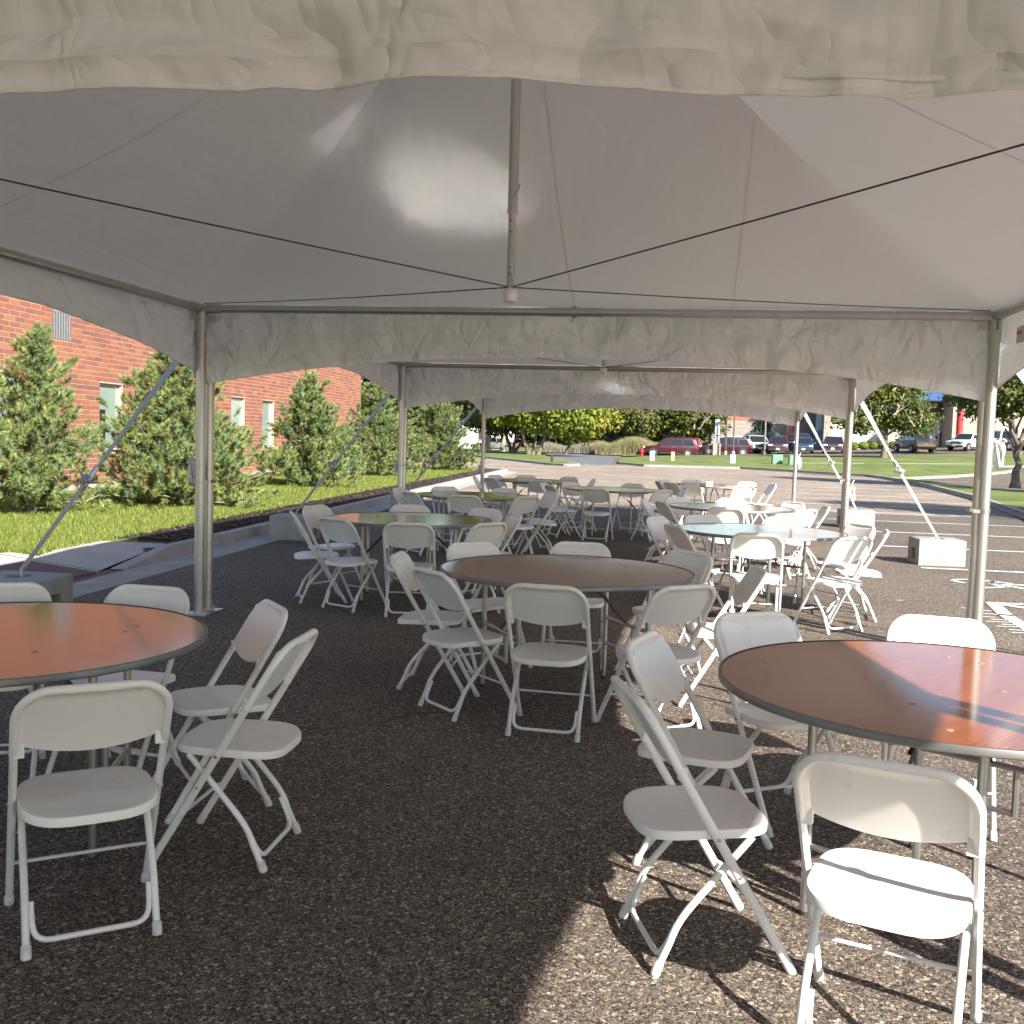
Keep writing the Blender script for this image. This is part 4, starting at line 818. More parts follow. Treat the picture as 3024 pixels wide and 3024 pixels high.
def broadleaf(name, x, y, lobes, trunks, n, leaf, cols, label, cat, seed, grp=None, z0=None, bare=0, bark='bark', droop=0.0):
    """trunk and limbs reaching into each lobe, leaves clustered in sprays through the lobes' outer shells"""
    rs = np.random.default_rng(seed); z0 = GZ(x, y)+.1 if z0 is None else z0; t = empty(name, (x, y, z0), 0, label, cat, grp)
    tr = MB(); bs = MB()
    for (a, b, r_) in trunks:
        p = limb_path(a, b, 6, .07, seed+int(a[0]*10)); tr.tube(p, [r_*1.35]+[r_*(1-.55*k/6) for k in range(1, 7)], 8)
        for (lc, lr) in lobes:
            e = Vector(b)*.35+Vector(lc)*.65+Vector((0, 0, -.15*lr[2])); q = limb_path(p[4], e, 4, .12, seed+int(lc[0]*7)); bs.tube(q, [r_*.42*(1-.75*k/4.2) for k in range(5)], 5)
            for k in range(3):
                f = e+Vector(rs.uniform(-.7, .7, 3)*np.array(lr)); bs.tube(limb_path(q[3], f, 3, .15, seed+k), [r_*.14, r_*.10, r_*.06, r_*.03], 4)
    trunk = tr.obj('trunk', M[bark], t, 60); bs.obj('limb', M[bark], trunk, 60)
    if bare:
        bb_ = MB()
        for k in range(bare):
            lc, lr = lobes[k % len(lobes)]; s_ = Vector(lc)+Vector((rs.uniform(-.3, .3)*lr[0], -.95*lr[1], -.5*lr[2])); e = s_+Vector((rs.uniform(-.6, .8)*lr[0], rs.uniform(-.5, .1), rs.uniform(.5, 1.2)*lr[2])); pp = limb_path(s_, e, 5, .1, seed+k*3); bb_.tube(pp, [.07, .06, .045, .035, .025, .012], 5)
            for q in range(3): bb_.tube(limb_path(pp[2+q], pp[2+q]+Vector(rs.uniform(-.8, .8, 3))+Vector((0, 0, .5)), 3, .1, q), [.025, .02, .014, .008], 4)
        bb_.obj('bare_limb', M['palebark'], trunk, 60)
    vol = np.array([lr[0]*lr[1]*lr[2] for _, lr in lobes])**.67; pr = vol/vol.sum(); nc = max(20, n//26); li = rs.choice(len(lobes), nc, p=pr); LC_ = np.array([l[0] for l in lobes])[li]; LR = np.array([l[1] for l in lobes])[li]
    d = rs.normal(size=(nc, 3)); d /= np.linalg.norm(d, axis=1)[:, None]; rad = rs.uniform(.55, 1.04, nc)**.7*(1+.14*np.sin(d[:, 0]*7+seed)*np.cos(d[:, 2]*6+d[:, 1]*5)); cc = LC_+d*LR*rad[:, None]
    ci = rs.integers(0, nc, n); sp = leaf*rs.uniform(1.6, 3.2, nc)[ci][:, None]; P_ = cc[ci]+rs.normal(size=(n, 3))*sp*np.array([1, 1, .55]); P_[:, 2] -= droop*np.abs(rs.normal(size=n))*leaf
    nd = d[ci]*.5+np.array([.15, -.15, .6])+rs.normal(size=(n, 3))*.65; nd /= np.linalg.norm(nd, axis=1)[:, None]; e1 = np.cross(nd, rs.normal(size=(n, 3))); e1 /= np.linalg.norm(e1, axis=1)[:, None]; e2 = np.cross(nd, e1); a = leaf*rs.uniform(.6, 1.25, (n, 1)); b = a*rs.uniform(.5, .9, (n, 1))
    V = np.stack([P_-e1*a, P_-e2*b*.8, P_+e1*a, P_+e2*b], 1).reshape(-1, 3); cols = np.array(cols); cl = cols[rs.integers(0, len(cols), nc)]; gx = None
    c = cl[ci]*rs.uniform(.72, 1.28, (n, 1)); link('crown', np_mesh('crown', V, np.arange(n*4).reshape(n, 4), M['tint'], np.repeat(c, 4, 0)), t); return t
MG = [[.15, .19, .022], [.19, .22, .024], [.11, .165, .022], [.24, .245, .026], [.14, .20, .026]]; MY = [[.24, .22, .03], [.28, .235, .035], [.20, .21, .03], [.16, .19, .028]]; DG = [[.045, .075, .018], [.06, .09, .02], [.035, .06, .018], [.075, .10, .025], [.10, .12, .03]]; MX = [[.07, .105, .022], [.09, .125, .025], [.12, .13, .03], [.055, .085, .02], [.20, .17, .04]]; BS = [[.075, .11, .10], [.10, .14, .13], [.05, .08, .075], [.13, .165, .155]]
broadleaf('maple_tree', -13.9, 92, [((-1.2, 0, 4.0), (3.0, 2.8, 2.4)), ((1.2, .5, 4.6), (2.6, 2.5, 2.2)), ((-3.2, .8, 3.6), (2.0, 2.0, 1.7)), ((-2.0, .5, 7.0), (3.0, 2.8, 2.4)), ((-2.8, 1, 9.4), (2.4, 2.4, 2.2))], [((0, 0, 0), (-.9, 0, 2.6), .20), ((.1, 0, 0), (.4, 0, 2.5), .17), ((.2, 0, 0), (1.5, .2, 2.2), .16)], 20000, .18, DG+MG[2:3], 'darker many stemmed maple at left behind the rear left pole', 'tree', 21, 'broadleaf trees beyond the car park', .12)
broadleaf('maple_tree', -11.3, 87, [((0, 0, 4.6), (3.2, 2.6, 2.6)), ((-1.8, -.6, 4.2), (2.2, 2.0, 1.7)), ((2.6, -.3, 3.9), (2.5, 2.2, 2.0)), ((1.2, -.8, 5.4), (2.6, 2.2, 1.8))], [((-.35, 0, 0), (-1.3, -.2, 2.9), .20), ((.45, 0, 0), (1.2, 0, 2.4), .18), ((0, .1, 0), (.3, .2, 2.6), .15)], 22000, .17, MG, 'bright green maple with a pale leaning trunk on the grass island', 'tree', 23, 'broadleaf trees beyond the car park', .12)
broadleaf('maple_tree', -7.6, 89, [((0, 0, 4.2), (2.5, 2.4, 2.5)), ((.9, -.3, 3.3), (1.9, 1.9, 1.7)), ((-.6, -.5, 5.2), (2.1, 2.0, 1.7)), ((-1.6, -.6, 2.9), (1.6, 1.6, 1.1))], [((-1.2, 0, 0), (-.2, 0, 2.6), .15)], 16000, .17, MY+MG[:2], 'yellowing maple at the right of the bright green one', 'tree', 27, 'broadleaf trees beyond the car park', .12)
broadleaf('oak_tree', -.35, 121, [((-1.5, .8, 4.0), (2.6, 2.2, 2.2)), ((3.0, -.4, 3.6), (3.0, 2.6, 1.9)), ((-3.4, -.3, 4.0), (2.3, 2.2, 2.2)), ((2.0, 0, 6.0), (3.2, 2.8, 2.2)), ((4.2, -.5, 5.0), (2.2, 1.9, 1.7))], [((0, 0, 0), (.1, 0, 2.2), .34)], 22000, .20, MX, 'wide green tree with dead grey limbs behind the parked red vehicles', 'tree', 31, 'broadleaf trees beyond the car park', .4, bare=16)
broadleaf('roadside_tree', 16.7, 85, [((0, 0, 4.3), (2.7, 2.3, 2.0)), ((-2.2, -.3, 3.2), (1.8, 1.6, 1.2)), ((2.1, -.2, 3.1), (1.6, 1.5, 1.2)), ((.3, 0, 5.9), (2.4, 2.2, 1.5))], [((0, 0, 0), (.15, 0, 2.6), .24)], 13000, .15, MX, 'thin crowned tree with bare inner branches left of the red column', 'tree', 37, 'broadleaf trees beyond the car park', GZ(16.7, 85)+.1, bare=7)
broadleaf('roadside_tree', 13.85, 43.1, [((0, 0, 4.6), (2.1, 2.0, 1.9)), ((-1.0, .3, 3.6), (1.2, 1.2, .95)), ((1.5, .2, 4.2), (1.7, 1.6, 1.5))], [((0, 0, 0), (.05, 0, 1.9), .18), ((.03, 0, 1.7), (-.8, .1, 3.3), .10), ((.03, 0, 1.7), (.7, .1, 3.4), .10)], 15000, .095, MX[:4], 'nearest tree at right edge with a forked brown trunk on the strip', 'tree', 41, 'broadleaf trees beyond the car park', .12)
broadleaf('roadside_tree', 12.9, 22.6, [((0, 0, 4.4), (1.9, 1.9, 1.6)), ((-.6, .8, 3.7), (1.2, 1.2, .9))], [((0, 0, 0), (.05, 0, 2.1), .17)], 9000, .09, MX[:4], 'tree on the grass strip at right whose shadow falls on the parking lines', 'tree', 43, 'broadleaf trees beyond the car park', .12)
broadleaf('roadside_tree', 19.5, 36.0, [((0, 0, 4.8), (2.6, 2.4, 2.0)), ((-1.2, .3, 3.9), (1.6, 1.6, 1.2))], [((0, 0, 0), (0, 0, 2.4), .2)], 9000, .11, MX[:4], 'tree beyond the grass strip outside the right edge of the view', 'tree', 44, 'broadleaf trees beyond the car park', .0)
# hanging spray in front of the red column belongs to a further tree
broadleaf('roadside_tree', 25.5, 92, [((0, 0, 5.7), (2.3, 1.8, 1.6)), ((1.6, -.3, 4.4), (1.3, 1.1, .9)), ((-1.4, 0, 5.0), (1.2, 1.2, 1.0))], [((3.4, .3, 0), (2.6, .2, 3.6), .2)], 9000, .15, MX[:4], 'dark leafed tree hanging in front of the garage and red column', 'tree', 47, 'broadleaf trees beyond the car park', GZ(25.5, 92)+.1)
for i, (x, y, w, h, c, lab) in enumerate(((-4.8, 126, 3.0, 7.4, DG, 'dark green tree between the yellowing maple and the wide tree'), (-8.5, 132, 3.4, 8.0, DG, 'tall dark tree behind the yellowing maple'), (-1.4, 128, 2.6, 7.0, [[.07, .10, .07], [.09, .12, .09], [.05, .08, .06]], 'grey green tree above the tall grass bank'))):
    broadleaf('background_tree', x, y, [((0, 0, h*.55), (w, w, h*.42)), ((w*.5, 0, h*.4), (w*.7, w*.7, h*.3)), ((-w*.5, -.3, h*.45), (w*.7, w*.7, h*.32)), ((0, -.5, h*.25), (w*.8, w*.7, h*.2))], [((0, 0, 0), (0, 0, h*.4), .25)], 9000, .24, c, lab, 'tree', 60+i, 'background trees across the road')
# conifer in front of the low building
def spruce(x, y, h, rad, label, seed):
    rs = np.random.default_rng(seed); z0 = GZ(x, y)+.05; t = empty('spruce_tree', (x, y, z0), 0, label, 'spruce tree'); MB().tube([(0, 0, 0), (0, 0, h*.95)], [.16, .02], 8).obj('trunk', M['bark'], t, 60)
    n = 15000; f = rs.random(n)**1.45; tier = np.floor(f*15)/15; ft = f-tier; R_ = rad*(1-f)**.85*(.70+.30*np.sin((tier*37)+0))+.05; R_ = R_*(1-ft*5); a = rs.uniform(0, 2*PI, n); na = np.round(a/(2*PI)*17)/17*2*PI; a = na+(a-na)*.55; u = rs.random(n)**.45
    P_ = np.c_[np.cos(a)*R_*u, np.sin(a)*R_*u, h*(.02+.98*f)-.22*R_*u+rs.normal(size=n)*.05]; nd = np.c_[np.cos(a)*.5, np.sin(a)*.5, np.full(n, .8)]+rs.normal(size=(n, 3))*.4; nd /= np.linalg.norm(nd, axis=1)[:, None]; e1 = np.c_[np.cos(a), np.sin(a), np.full(n, -.2)]; e2 = np.cross(nd, e1); le = rs.uniform(.09, .20, (n, 1)); wi = le*.38
    V = np.stack([P_-e1*le, P_-e2*wi, P_+e1*le, P_+e2*wi], 1).reshape(-1, 3); c = np.array(BS)[rs.integers(0, 4, n)]*rs.uniform(.75, 1.25, (n, 1)); link('crown', np_mesh('crown', V, np.arange(n*4).reshape(n, 4), M['tint'], np.repeat(c, 4, 0)), t); return t
spruce(9.55, 113, 8.2, 3.0, 'blue grey spruce behind the silver and red parked cars', 51)
# far wood closing the view
def wood(name, x0, x1, y0, y1, h, n, cols, label, seed):
    rs = np.random.default_rng(seed); nc = n//40; cx = rs.uniform(x0, x1, nc); cy = rs.uniform(y0, y1, nc); hh = h*(.8+.25*np.sin(cx*.21+seed)+.12*np.sin(cx*.63)); cz = hh*rs.uniform(.05, 1, nc)**.7; ci = rs.integers(0, nc, n); P_ = np.c_[cx, cy, cz][ci]+rs.normal(size=(n, 3))*[1.0, 1.0, .6]
    nd = np.array([.2, -.4, .5])+rs.normal(size=(n, 3))*.6; nd /= np.linalg.norm(nd, axis=1)[:, None]; e1 = np.cross(nd, rs.normal(size=(n, 3))); e1 /= np.linalg.norm(e1, axis=1)[:, None]; e2 = np.cross(nd, e1); a = rs.uniform(.25, .55, (n, 1)); V = np.stack([P_-e1*a, P_-e2*a*.7, P_+e1*a, P_+e2*a*.7], 1).reshape(-1, 3); V[:, 2] = np.maximum(V[:, 2], 0)
    c = np.array(cols)[rs.integers(0, len(cols), nc)][ci]*rs.uniform(.7, 1.3, (n, 1)); o = link(name, np_mesh(name, V, np.arange(n*4).reshape(n, 4), M['tint'], np.repeat(c, 4, 0))); return tag(o, label, 'trees', kind='stuff')
wood('far_wood', -90, -24, 138, 160, 17, 42000, DG+MX[:2], 'tall distant wood at left behind the brick building', 73)
wood('far_wood', -75, 30, 150, 168, 9.5, 60000, DG+MX[:2], 'distant wood closing the view behind the car park', 71)
wood('far_wood', 25, 120, 160, 180, 9, 22000, DG+MX[:2], 'distant trees behind the beige building', 72)
# tall ornamental grass bank beyond the road
def tallgrass(name, x0, x1, y0, y1, h, n, cols, label, seed):
    rs = np.random.default_rng(seed); x = rs.uniform(x0, x1, n); y = rs.uniform(y0, y1, n); b = np.c_[x, y, [GZ(a, c)+.1 for a, c in zip(x, y)]]; hh = h*rs.uniform(.5, 1.05, n)*(.85+.2*np.sin(x*1.3)); ln = rs.normal(size=(n, 2))*.22*hh[:, None]; w = rs.uniform(.02, .05, n); V = np.stack([b-np.c_[w, 0*w, 0*w], b+np.c_[w, 0*w, 0*w], b+np.c_[ln, hh]], 1).reshape(-1, 3)
    c = np.array(cols)[rs.integers(0, len(cols), n)]*rs.uniform(.75, 1.25, (n, 1)); o = link(name, np_mesh(name, V, np.arange(n*3).reshape(n, 3), M['flower'], np.repeat(c, 3, 0))); return tag(o, label, 'tall grass', kind='stuff')
tallgrass('tall_grass', -7.2, .2, 102, 108, 1.75, 26000, [[.22, .19, .10], [.16, .17, .07], [.30, .25, .15], [.12, .15, .06]], 'bank of tall dry ornamental grass across the road', 81)
tallgrass('low_shrubs', -13.0, -6.8, 106, 112, 1.1, 9000, [[.20, .20, .14], [.12, .13, .09], [.26, .24, .18]], 'low greyish shrubs along the far road edge', 82)
# clipped shrubs by the glass block wall
for i in range(5):
    x = 18.8+i*.98; r_ = .52+.06*math.sin(i*2.3); t = empty('clipped_shrub', (x, 112.4, GZ(x, 112.4)+.0), 0, ['leftmost clipped round shrub below the glass block wall', 'second clipped round shrub from the left below the glass blocks', 'middle clipped round shrub below the glass block wall', 'fourth clipped round shrub left of the bare tree trunk', 'rightmost clipped round shrub behind the bare tree trunk'][i], 'shrub', 'clipped shrubs along the beige wall')
    MB().tube([(0, 0, 0), (0, 0, .3)], .04, 6).obj('stem', M['bark'], t); rs = np.random.default_rng(90+i); n = 1400; d = rs.normal(size=(n, 3)); d /= np.linalg.norm(d, axis=1)[:, None]; P_ = d*[r_, r_, .40]*rs.uniform(.8, 1.02, (n, 1))+[0, 0, .42]; nd = d+rs.normal(size=(n, 3))*.5; nd /= np.linalg.norm(nd, axis=1)[:, None]; e1 = np.cross(nd, rs.normal(size=(n, 3))); e1 /= np.linalg.norm(e1, axis=1)[:, None]; e2 = np.cross(nd, e1); a = rs.uniform(.04, .08, (n, 1)); V = np.stack([P_-e1*a, P_-e2*a, P_+e1*a, P_+e2*a], 1).reshape(-1, 3); c = np.array([[.13, .18, .025], [.17, .22, .03]])[rs.integers(0, 2, n)]*rs.uniform(.7, 1.3, (n, 1)); link('crown', np_mesh('crown', V, np.arange(n*4).reshape(n, 4), M['tint'], np.repeat(c, 4, 0)), t)

# ------------------------------------------------------------------ background buildings
def boxpart(name, x0, x1, y0, y1, z0, z1, m, par, off): 
    mb = MB(); mb.box(((x0+x1)/2-off[0], (y0+y1)/2-off[1], (z0+z1)/2-off[2]), (x1-x0, y1-y0, z1-z0)); return mb.obj(name, M[m], par)
o1 = (7, 126, 0); lb = empty('low_building', o1, 0, 'low grey block building with a red brick band behind the spruce', 'building')
boxpart('wall', 4.6, 15.6, 125, 137, 0, 4.25, 'block', lb, o1); boxpart('brick_band', 4.5, 15.6, 124.94, 137, 4.25, 5.2, 'redband', lb, o1); boxpart('coping', 4.4, 15.6, 124.86, 137.1, 5.2, 5.28, 'sill', lb, o1); boxpart('roof_unit', 5.1, 6.1, 127, 129, 5.28, 6.3, 'palepanel', lb, o1); boxpart('vent_pipe', 8.45, 8.6, 126, 126.2, 5.28, 5.8, 'frame', lb, o1)
for k in range(14): boxpart('block_course', 4.6, 14.5, 124.955, 124.99, .05+k*.3, .05+k*.3+.285, 'block', lb, o1)
o2 = (22, 120, 0); gb = empty('beige_building', o2, 0, 'beige commercial building with garage door, glass blocks and blue fascia', 'building')
boxpart('dark_panel', 14.65, 15.75, 120, 121, 0, 7.2, 'darkpanel', gb, o2); p = boxpart('blue_panel', 15.753, 16.85, 120.05, 121, 0, 7.2, 'bluepanel', gb, o2); boxpart('upper_pane', 15.87, 16.76, 120.0, 120.04, 3.3, 7.0, 'palepanel', p, (0, 0, 0)).location = (-o2[0], -o2[1], 0)
boxpart('stone_column', 16.45, 17.2, 118, 121, 0, 7.2, 'block', gb, o2); boxpart('cream_wall', 17.202, 22.6, 118.2, 126, 3.22, 7.2, 'cream', gb, o2); boxpart('low_wall', 17.202, 23.0, 118.1, 126, 0, 2.25, 'beige', gb, o2)
gw = boxpart('glass_wall', 17.21, 22.6, 118.3, 119, 2.252, 3.218, 'beige', gb, o2)
for r_ in range(4):
    for c_ in range(22):
        q = MB(); q.box((17.34+c_*.24-o2[0], 118.29-o2[1], 2.37+r_*.24), (.205, .05, .205)); q.obj('glass_block', M['glassblock'], gw)
boxpart('stair_wall', 22.602, 24.2, 116.4, 126, 0, 3.6, 'beige', gb, o2); boxpart('stair_wall', 24.2, 26.0, 117.6, 126, 0, 7.0, 'beige', gb, o2)
boxpart('recess_back', 26.0, 29.3, 120.5, 126, 0, 7.6, 'darkpanel', gb, o2); boxpart('recess_soffit', 25.6, 29.4, 118.0, 120.5, 6.7, 7.5, 'beige', gb, o2); boxpart('blue_fascia', 25.3, 29.4, 117.5, 117.98, 6.75, 7.9, 'bluesign', gb, o2)
gd = boxpart('garage_door', 27.0, 29.1, 120.40, 120.48, GZ(28, 120), 4.95, 'garage', gb, o2)
for k in range(5): boxpart('door_panel', 27.05, 29.05, 120.36, 120.40, GZ(28, 120)+.05+k*.68, GZ(28, 120)+.05+k*.68+.62, 'garage', gd, o2)
for k in range(2): boxpart('door_window', 27.2+k*1.0, 27.85+k*1.0, 120.33, 120.358, 2.72, 3.0, 'glassd', gd, o2)
lv = boxpart('louver', 29.12, 29.8, 120.30, 120.45, 3.45, 4.5, 'greyw', gb, o2)
for k in range(6): boxpart('slat', 29.14, 29.78, 120.25, 120.30, 3.52+k*.165, 3.60+k*.165, 'bluepanel', lv, o2)
boxpart('right_wall', 29.3, 33.9, 116.2, 126, 0, 7.6, 'beige', gb, o2); boxpart('side_wing', 33.9, 60, 118.5, 128, 0, 6.2, 'beige', gb, o2)
for k in range(11): boxpart('block_course', 29.32, 33.88, 116.16, 116.19, 1.2+k*.55, 1.2+k*.55+.53, 'beige', gb, o2)
sg = boxpart('wall_notice', 35.2, 36.0, 118.40, 118.48, 3.6, 4.1, 'cream', gb, o2)
pc = empty('red_column', (29.0, 112, GZ(29, 112)), 0, 'tall bright red round column in front of the beige wall', 'column'); MB().tube([(0, 0, 0), (0, 0, 6.2)], .33, 18).obj('shaft', M['red'], pc, 40); MB().tube([(0, 0, 0), (0, 0, .14)], .52, 18).obj('base', M['kerb'], pc, 40)
pc = empty('red_column', (11.98, 110, GZ(12, 110)), 0, 'dark maroon column standing in shade left of the rear right pole', 'column'); mb = MB(); mb.box((0, 0, 3.0), (.44, .44, 6.0)); mb.obj('shaft', M['maroon'], pc); mb = MB(); mb.box((0, 0, .1), (.6, .6, .2)); mb.obj('base', M['kerb'], pc)
wb = empty('white_building', (-22.3, 116, 0), 0, 'white low building seen through the gap left of the maples', 'building'); mb = MB(); mb.box((0, 4, 1.5), (7, 8, 3.0)); mb.obj('wall', M['whitewall'], wb); mb = MB(); mb.add([(-3.8, -.4, 3.0), (3.8, -.4, 3.0), (3.8, 8.4, 3.0), (-3.8, 8.4, 3.0), (-3.8, 4, 4.6), (3.8, 4, 4.6)], [(0, 1, 5, 4), (2, 3, 4, 5), (0, 4, 3), (1, 2, 5), (0, 3, 2, 1)]); mb.obj('roof', M['roof'], wb)
for k in (-2, 1.2):
    w = MB(); w.box((k, -.03, 1.6), (1.1, .06, 1.0)); w_ = w.obj('window', M['frame'], wb); w = MB(); w.box((k, -.065, 1.6), (.95, .02, .85)); w.obj('pane', M['glassd'], w_)

# ------------------------------------------------------------------ street furniture
def lamp_post(x, y, h, m, label, globe=True):
    z = GZ(x, y); t = empty('lamp_post', (x, y, z), 0, label, 'lamp post', 'lamp posts among the parked cars'); MB().tube([(0, 0, 0), (0, 0, h)], [.085, .06], 10).obj('post', M[m], t, 40); MB().tube([(0, 0, 0), (0, 0, .35)], .16, 12).obj('base', M['kerb'], t, 40)
    hd = MB(); hd.lathe([(.05, h-.05), (.22, h+.05), (.20, h+.18), (.08, h+.26)], 14); hd.obj('lamp_head', M[m], t, 40); return t
lamp_post(5.22, 100.5, 6.4, 'pole', 'tall dark lamp post rising out of sight left of the shorter one'); lamp_post(5.9, 100, 4.25-GZ(5.9, 100)+.1, 'pole', 'dark lamp post topped by a lamp before the block wall'); lamp_post(8.42, 95.5, 6.2, 'olive', 'olive lamp post standing in front of the silver van')
mb = MB(); t = empty('pylon_sign', (4.38, 100, GZ(4.38, 100)), 0, 'pale pylon sign on a square stone pedestal between two maroon vehicles', 'sign'); bz = -.12
for k in range(4):
    for j in range(2):
        q = MB(); q.box((-.18+j*.36+(.04 if k % 2 else -.04)*0, 0, bz+.15+k*.31), (.35, .62, .30)); q.obj('stone', M['stone'], t)
mb = MB(); mb.box((.05, 0, bz+2.35), (.32, .30, 2.2)); mb.obj('panel', M['greyw'], t); mb = MB(); mb.box((-.17, 0, bz+2.35), (.10, .34, 2.2)); mb.obj('edge', M['palepanel'], t); mb = MB(); mb.box((-.05, -.02, bz+1.95), (.5, .36, .06)); mb.obj('crossbar', M['dark'], t)
def post(name, x, y, w, d_, h, m, label, cat, rz=0, capm=None):
    t = empty(name, (x, y, GZ(x, y)+.12), rz, label, cat); mb = MB(); mb.box((0, 0, h/2), (w, d_, h)); bevel(mb.obj('body', M[m], t), .02); mb = MB(); mb.box((0, 0, h+.015), (w+.02, d_+.02, .03)); mb.obj('cap', M[capm or m], t); return t
post('utility_pedestal', -.95, 72.5, .33, .25, .66, 'greyw', 'grey white utility pedestal on the lawn before the red vehicle', 'utility box'); post('marker_post', .45, 73.5, .24, .24, .62, 'yel', 'faded yellow utility post on the lawn', 'post'); post('utility_pedestal', 4.36, 70, .36, .3, .56, 'greyw', 'pale grey green pedestal leaning slightly on the lawn', 'utility box', .1)
for i, (x, y, lab) in enumerate(((7.25, 70.2, 'left one of two pale green utility boxes on the lawn'), (7.3+.92, 69.2, 'right one of two pale green utility boxes on the lawn'))):
    t = empty('utility_box', (x, y, GZ(x, y)+.11), .08, lab, 'utility box', 'pale green utility boxes'); mb = MB(); mb.box((0, 0, .31), (.66, .5, .62)); bevel(mb.obj('cabinet', M['green'], t), .02); mb = MB(); mb.box((0, .0, .635), (.70, .54, .03)); mb.obj('lid', M['green'], t)
    for k in range(5):
        for j in range(2): q = MB(); q.box((-.16+j*.32, -.258, .10+k*.11), (.28, .016, .075)); q.obj('slat', M['green'], t)
hy_ = empty('fire_hydrant', (-2.45, 95, GZ(-2.4, 95)+.1), 0, 'small red fire hydrant on the grass by the tall dry grass', 'hydrant'); MB().lathe([(.16, 0), (.16, .05), (.11, .08), (.11, .5), (.14, .52), (.14, .57), (.10, .64), (.04, .70)], 14).obj('barrel', M['red'], hy_, 40)
for s_ in (-1, 1): MB().tube([(s_*.08, 0, .42), (s_*.2, 0, .42)], .06, 10).obj('nozzle', M['red'], hy_, 40)
lf = MB(); lf.add([(0, 0, .008), (.05, .02, .016), (.09, .0, .010), (.05, -.035, .012)], [(0, 3, 2, 1)]); o = lf.obj('dry_leaf', M['yel']); o.location = (3.05, 10.9, 0); tag(o, 'dry curled leaf on the sunny asphalt near the concrete block', 'leaf')
mb = MB(); t = empty('ground_marker', (-6.6, 61.5, .13), 0, 'small dark plaque sign at the tip of the grass island', 'sign'); mb.box((0, 0, .22), (.16, .05, .44)); mb.obj('plaque', M['dark'], t)
for i, (x, y, lab) in enumerate(((-17.6, 100, 'thick pale tree trunk at left, behind the rear left pole'), (-16.2, 100.5, 'pale straight tree trunk right of the rear left pole'))):
    broadleaf('background_tree', x, y, [((0, 0, 5.2), (2.4, 2.2, 1.7)), ((-1.2, .6, 4.6), (1.8, 1.6, 1.2)), ((-.6, .4, 7.6), (3.2, 2.8, 2.2)), ((-1.0, .6, 10.2), (2.6, 2.6, 2.2))], [((0, 0, 0), (.05, 0, 3.2), .26-.03*i)], 13000, .22, DG, lab, 'tree', 110+i, 'background trees across the road', .1, bark='palebark')
t = empty('street_sign', (-16.75, 97, .1), 0, 'thin white sign post between the pale tree trunks', 'sign'); MB().tube([(0, 0, 0), (0, 0, 2.3)], .035, 8).obj('post', M['greyw'], t); mb = MB(); mb.box((0, -.04, 2.15), (.3, .02, .4)); mb.obj('plate', M['greyw'], t)

# ------------------------------------------------------------------ vehicles
PROF = {
 'suv': [(-.5, .20), (-.5, .48), (-.492, .58), (-.455, .95), (-.41, 1.0), (.05, 1.0), (.13, .965), (.255, .60), (.30, .585), (.44, .54), (.485, .49), (.5, .40), (.5, .20)],
 'van': [(-.5, .20), (-.5, .46), (-.495, .56), (-.46, .93), (-.42, 1.0), (.10, 1.0), (.17, .96), (.335, .58), (.37, .55), (.46, .49), (.49, .43), (.5, .36), (.5, .18)],
 'hatch': [(-.5, .22), (-.5, .50), (-.485, .58), (-.42, .88), (-.36, .96), (-.05, 1.0), (.06, .965), (.225, .60), (.27, .575), (.43, .52), (.48, .45), (.5, .36), (.5, .20)],
 'sedan': [(-.5, .24), (-.5, .54), (-.48, .62), (-.33, .64), (-.20, .96), (-.12, 1.0), (.03, 1.0), (.09, .97), (.23, .63), (.28, .60), (.44, .54), (.485, .46), (.5, .38), (.5, .22)],
 'pickup': [(-.5, .26), (-.5, .56), (-.49, .60), (-.13, .60), (-.105, .94), (-.08, 1.0), (.08, 1.0), (.12, .97), (.22, .62), (.26, .60), (.45, .57), (.49, .50), (.5, .40), (.5, .22)]}
BELT = {'suv': (.60, -.49, .255), 'van': (.58, -.493, .335), 'hatch': (.60, -.478, .225), 'sedan': (.64, -.33, .23), 'pickup': (.62, -.128, .22)}
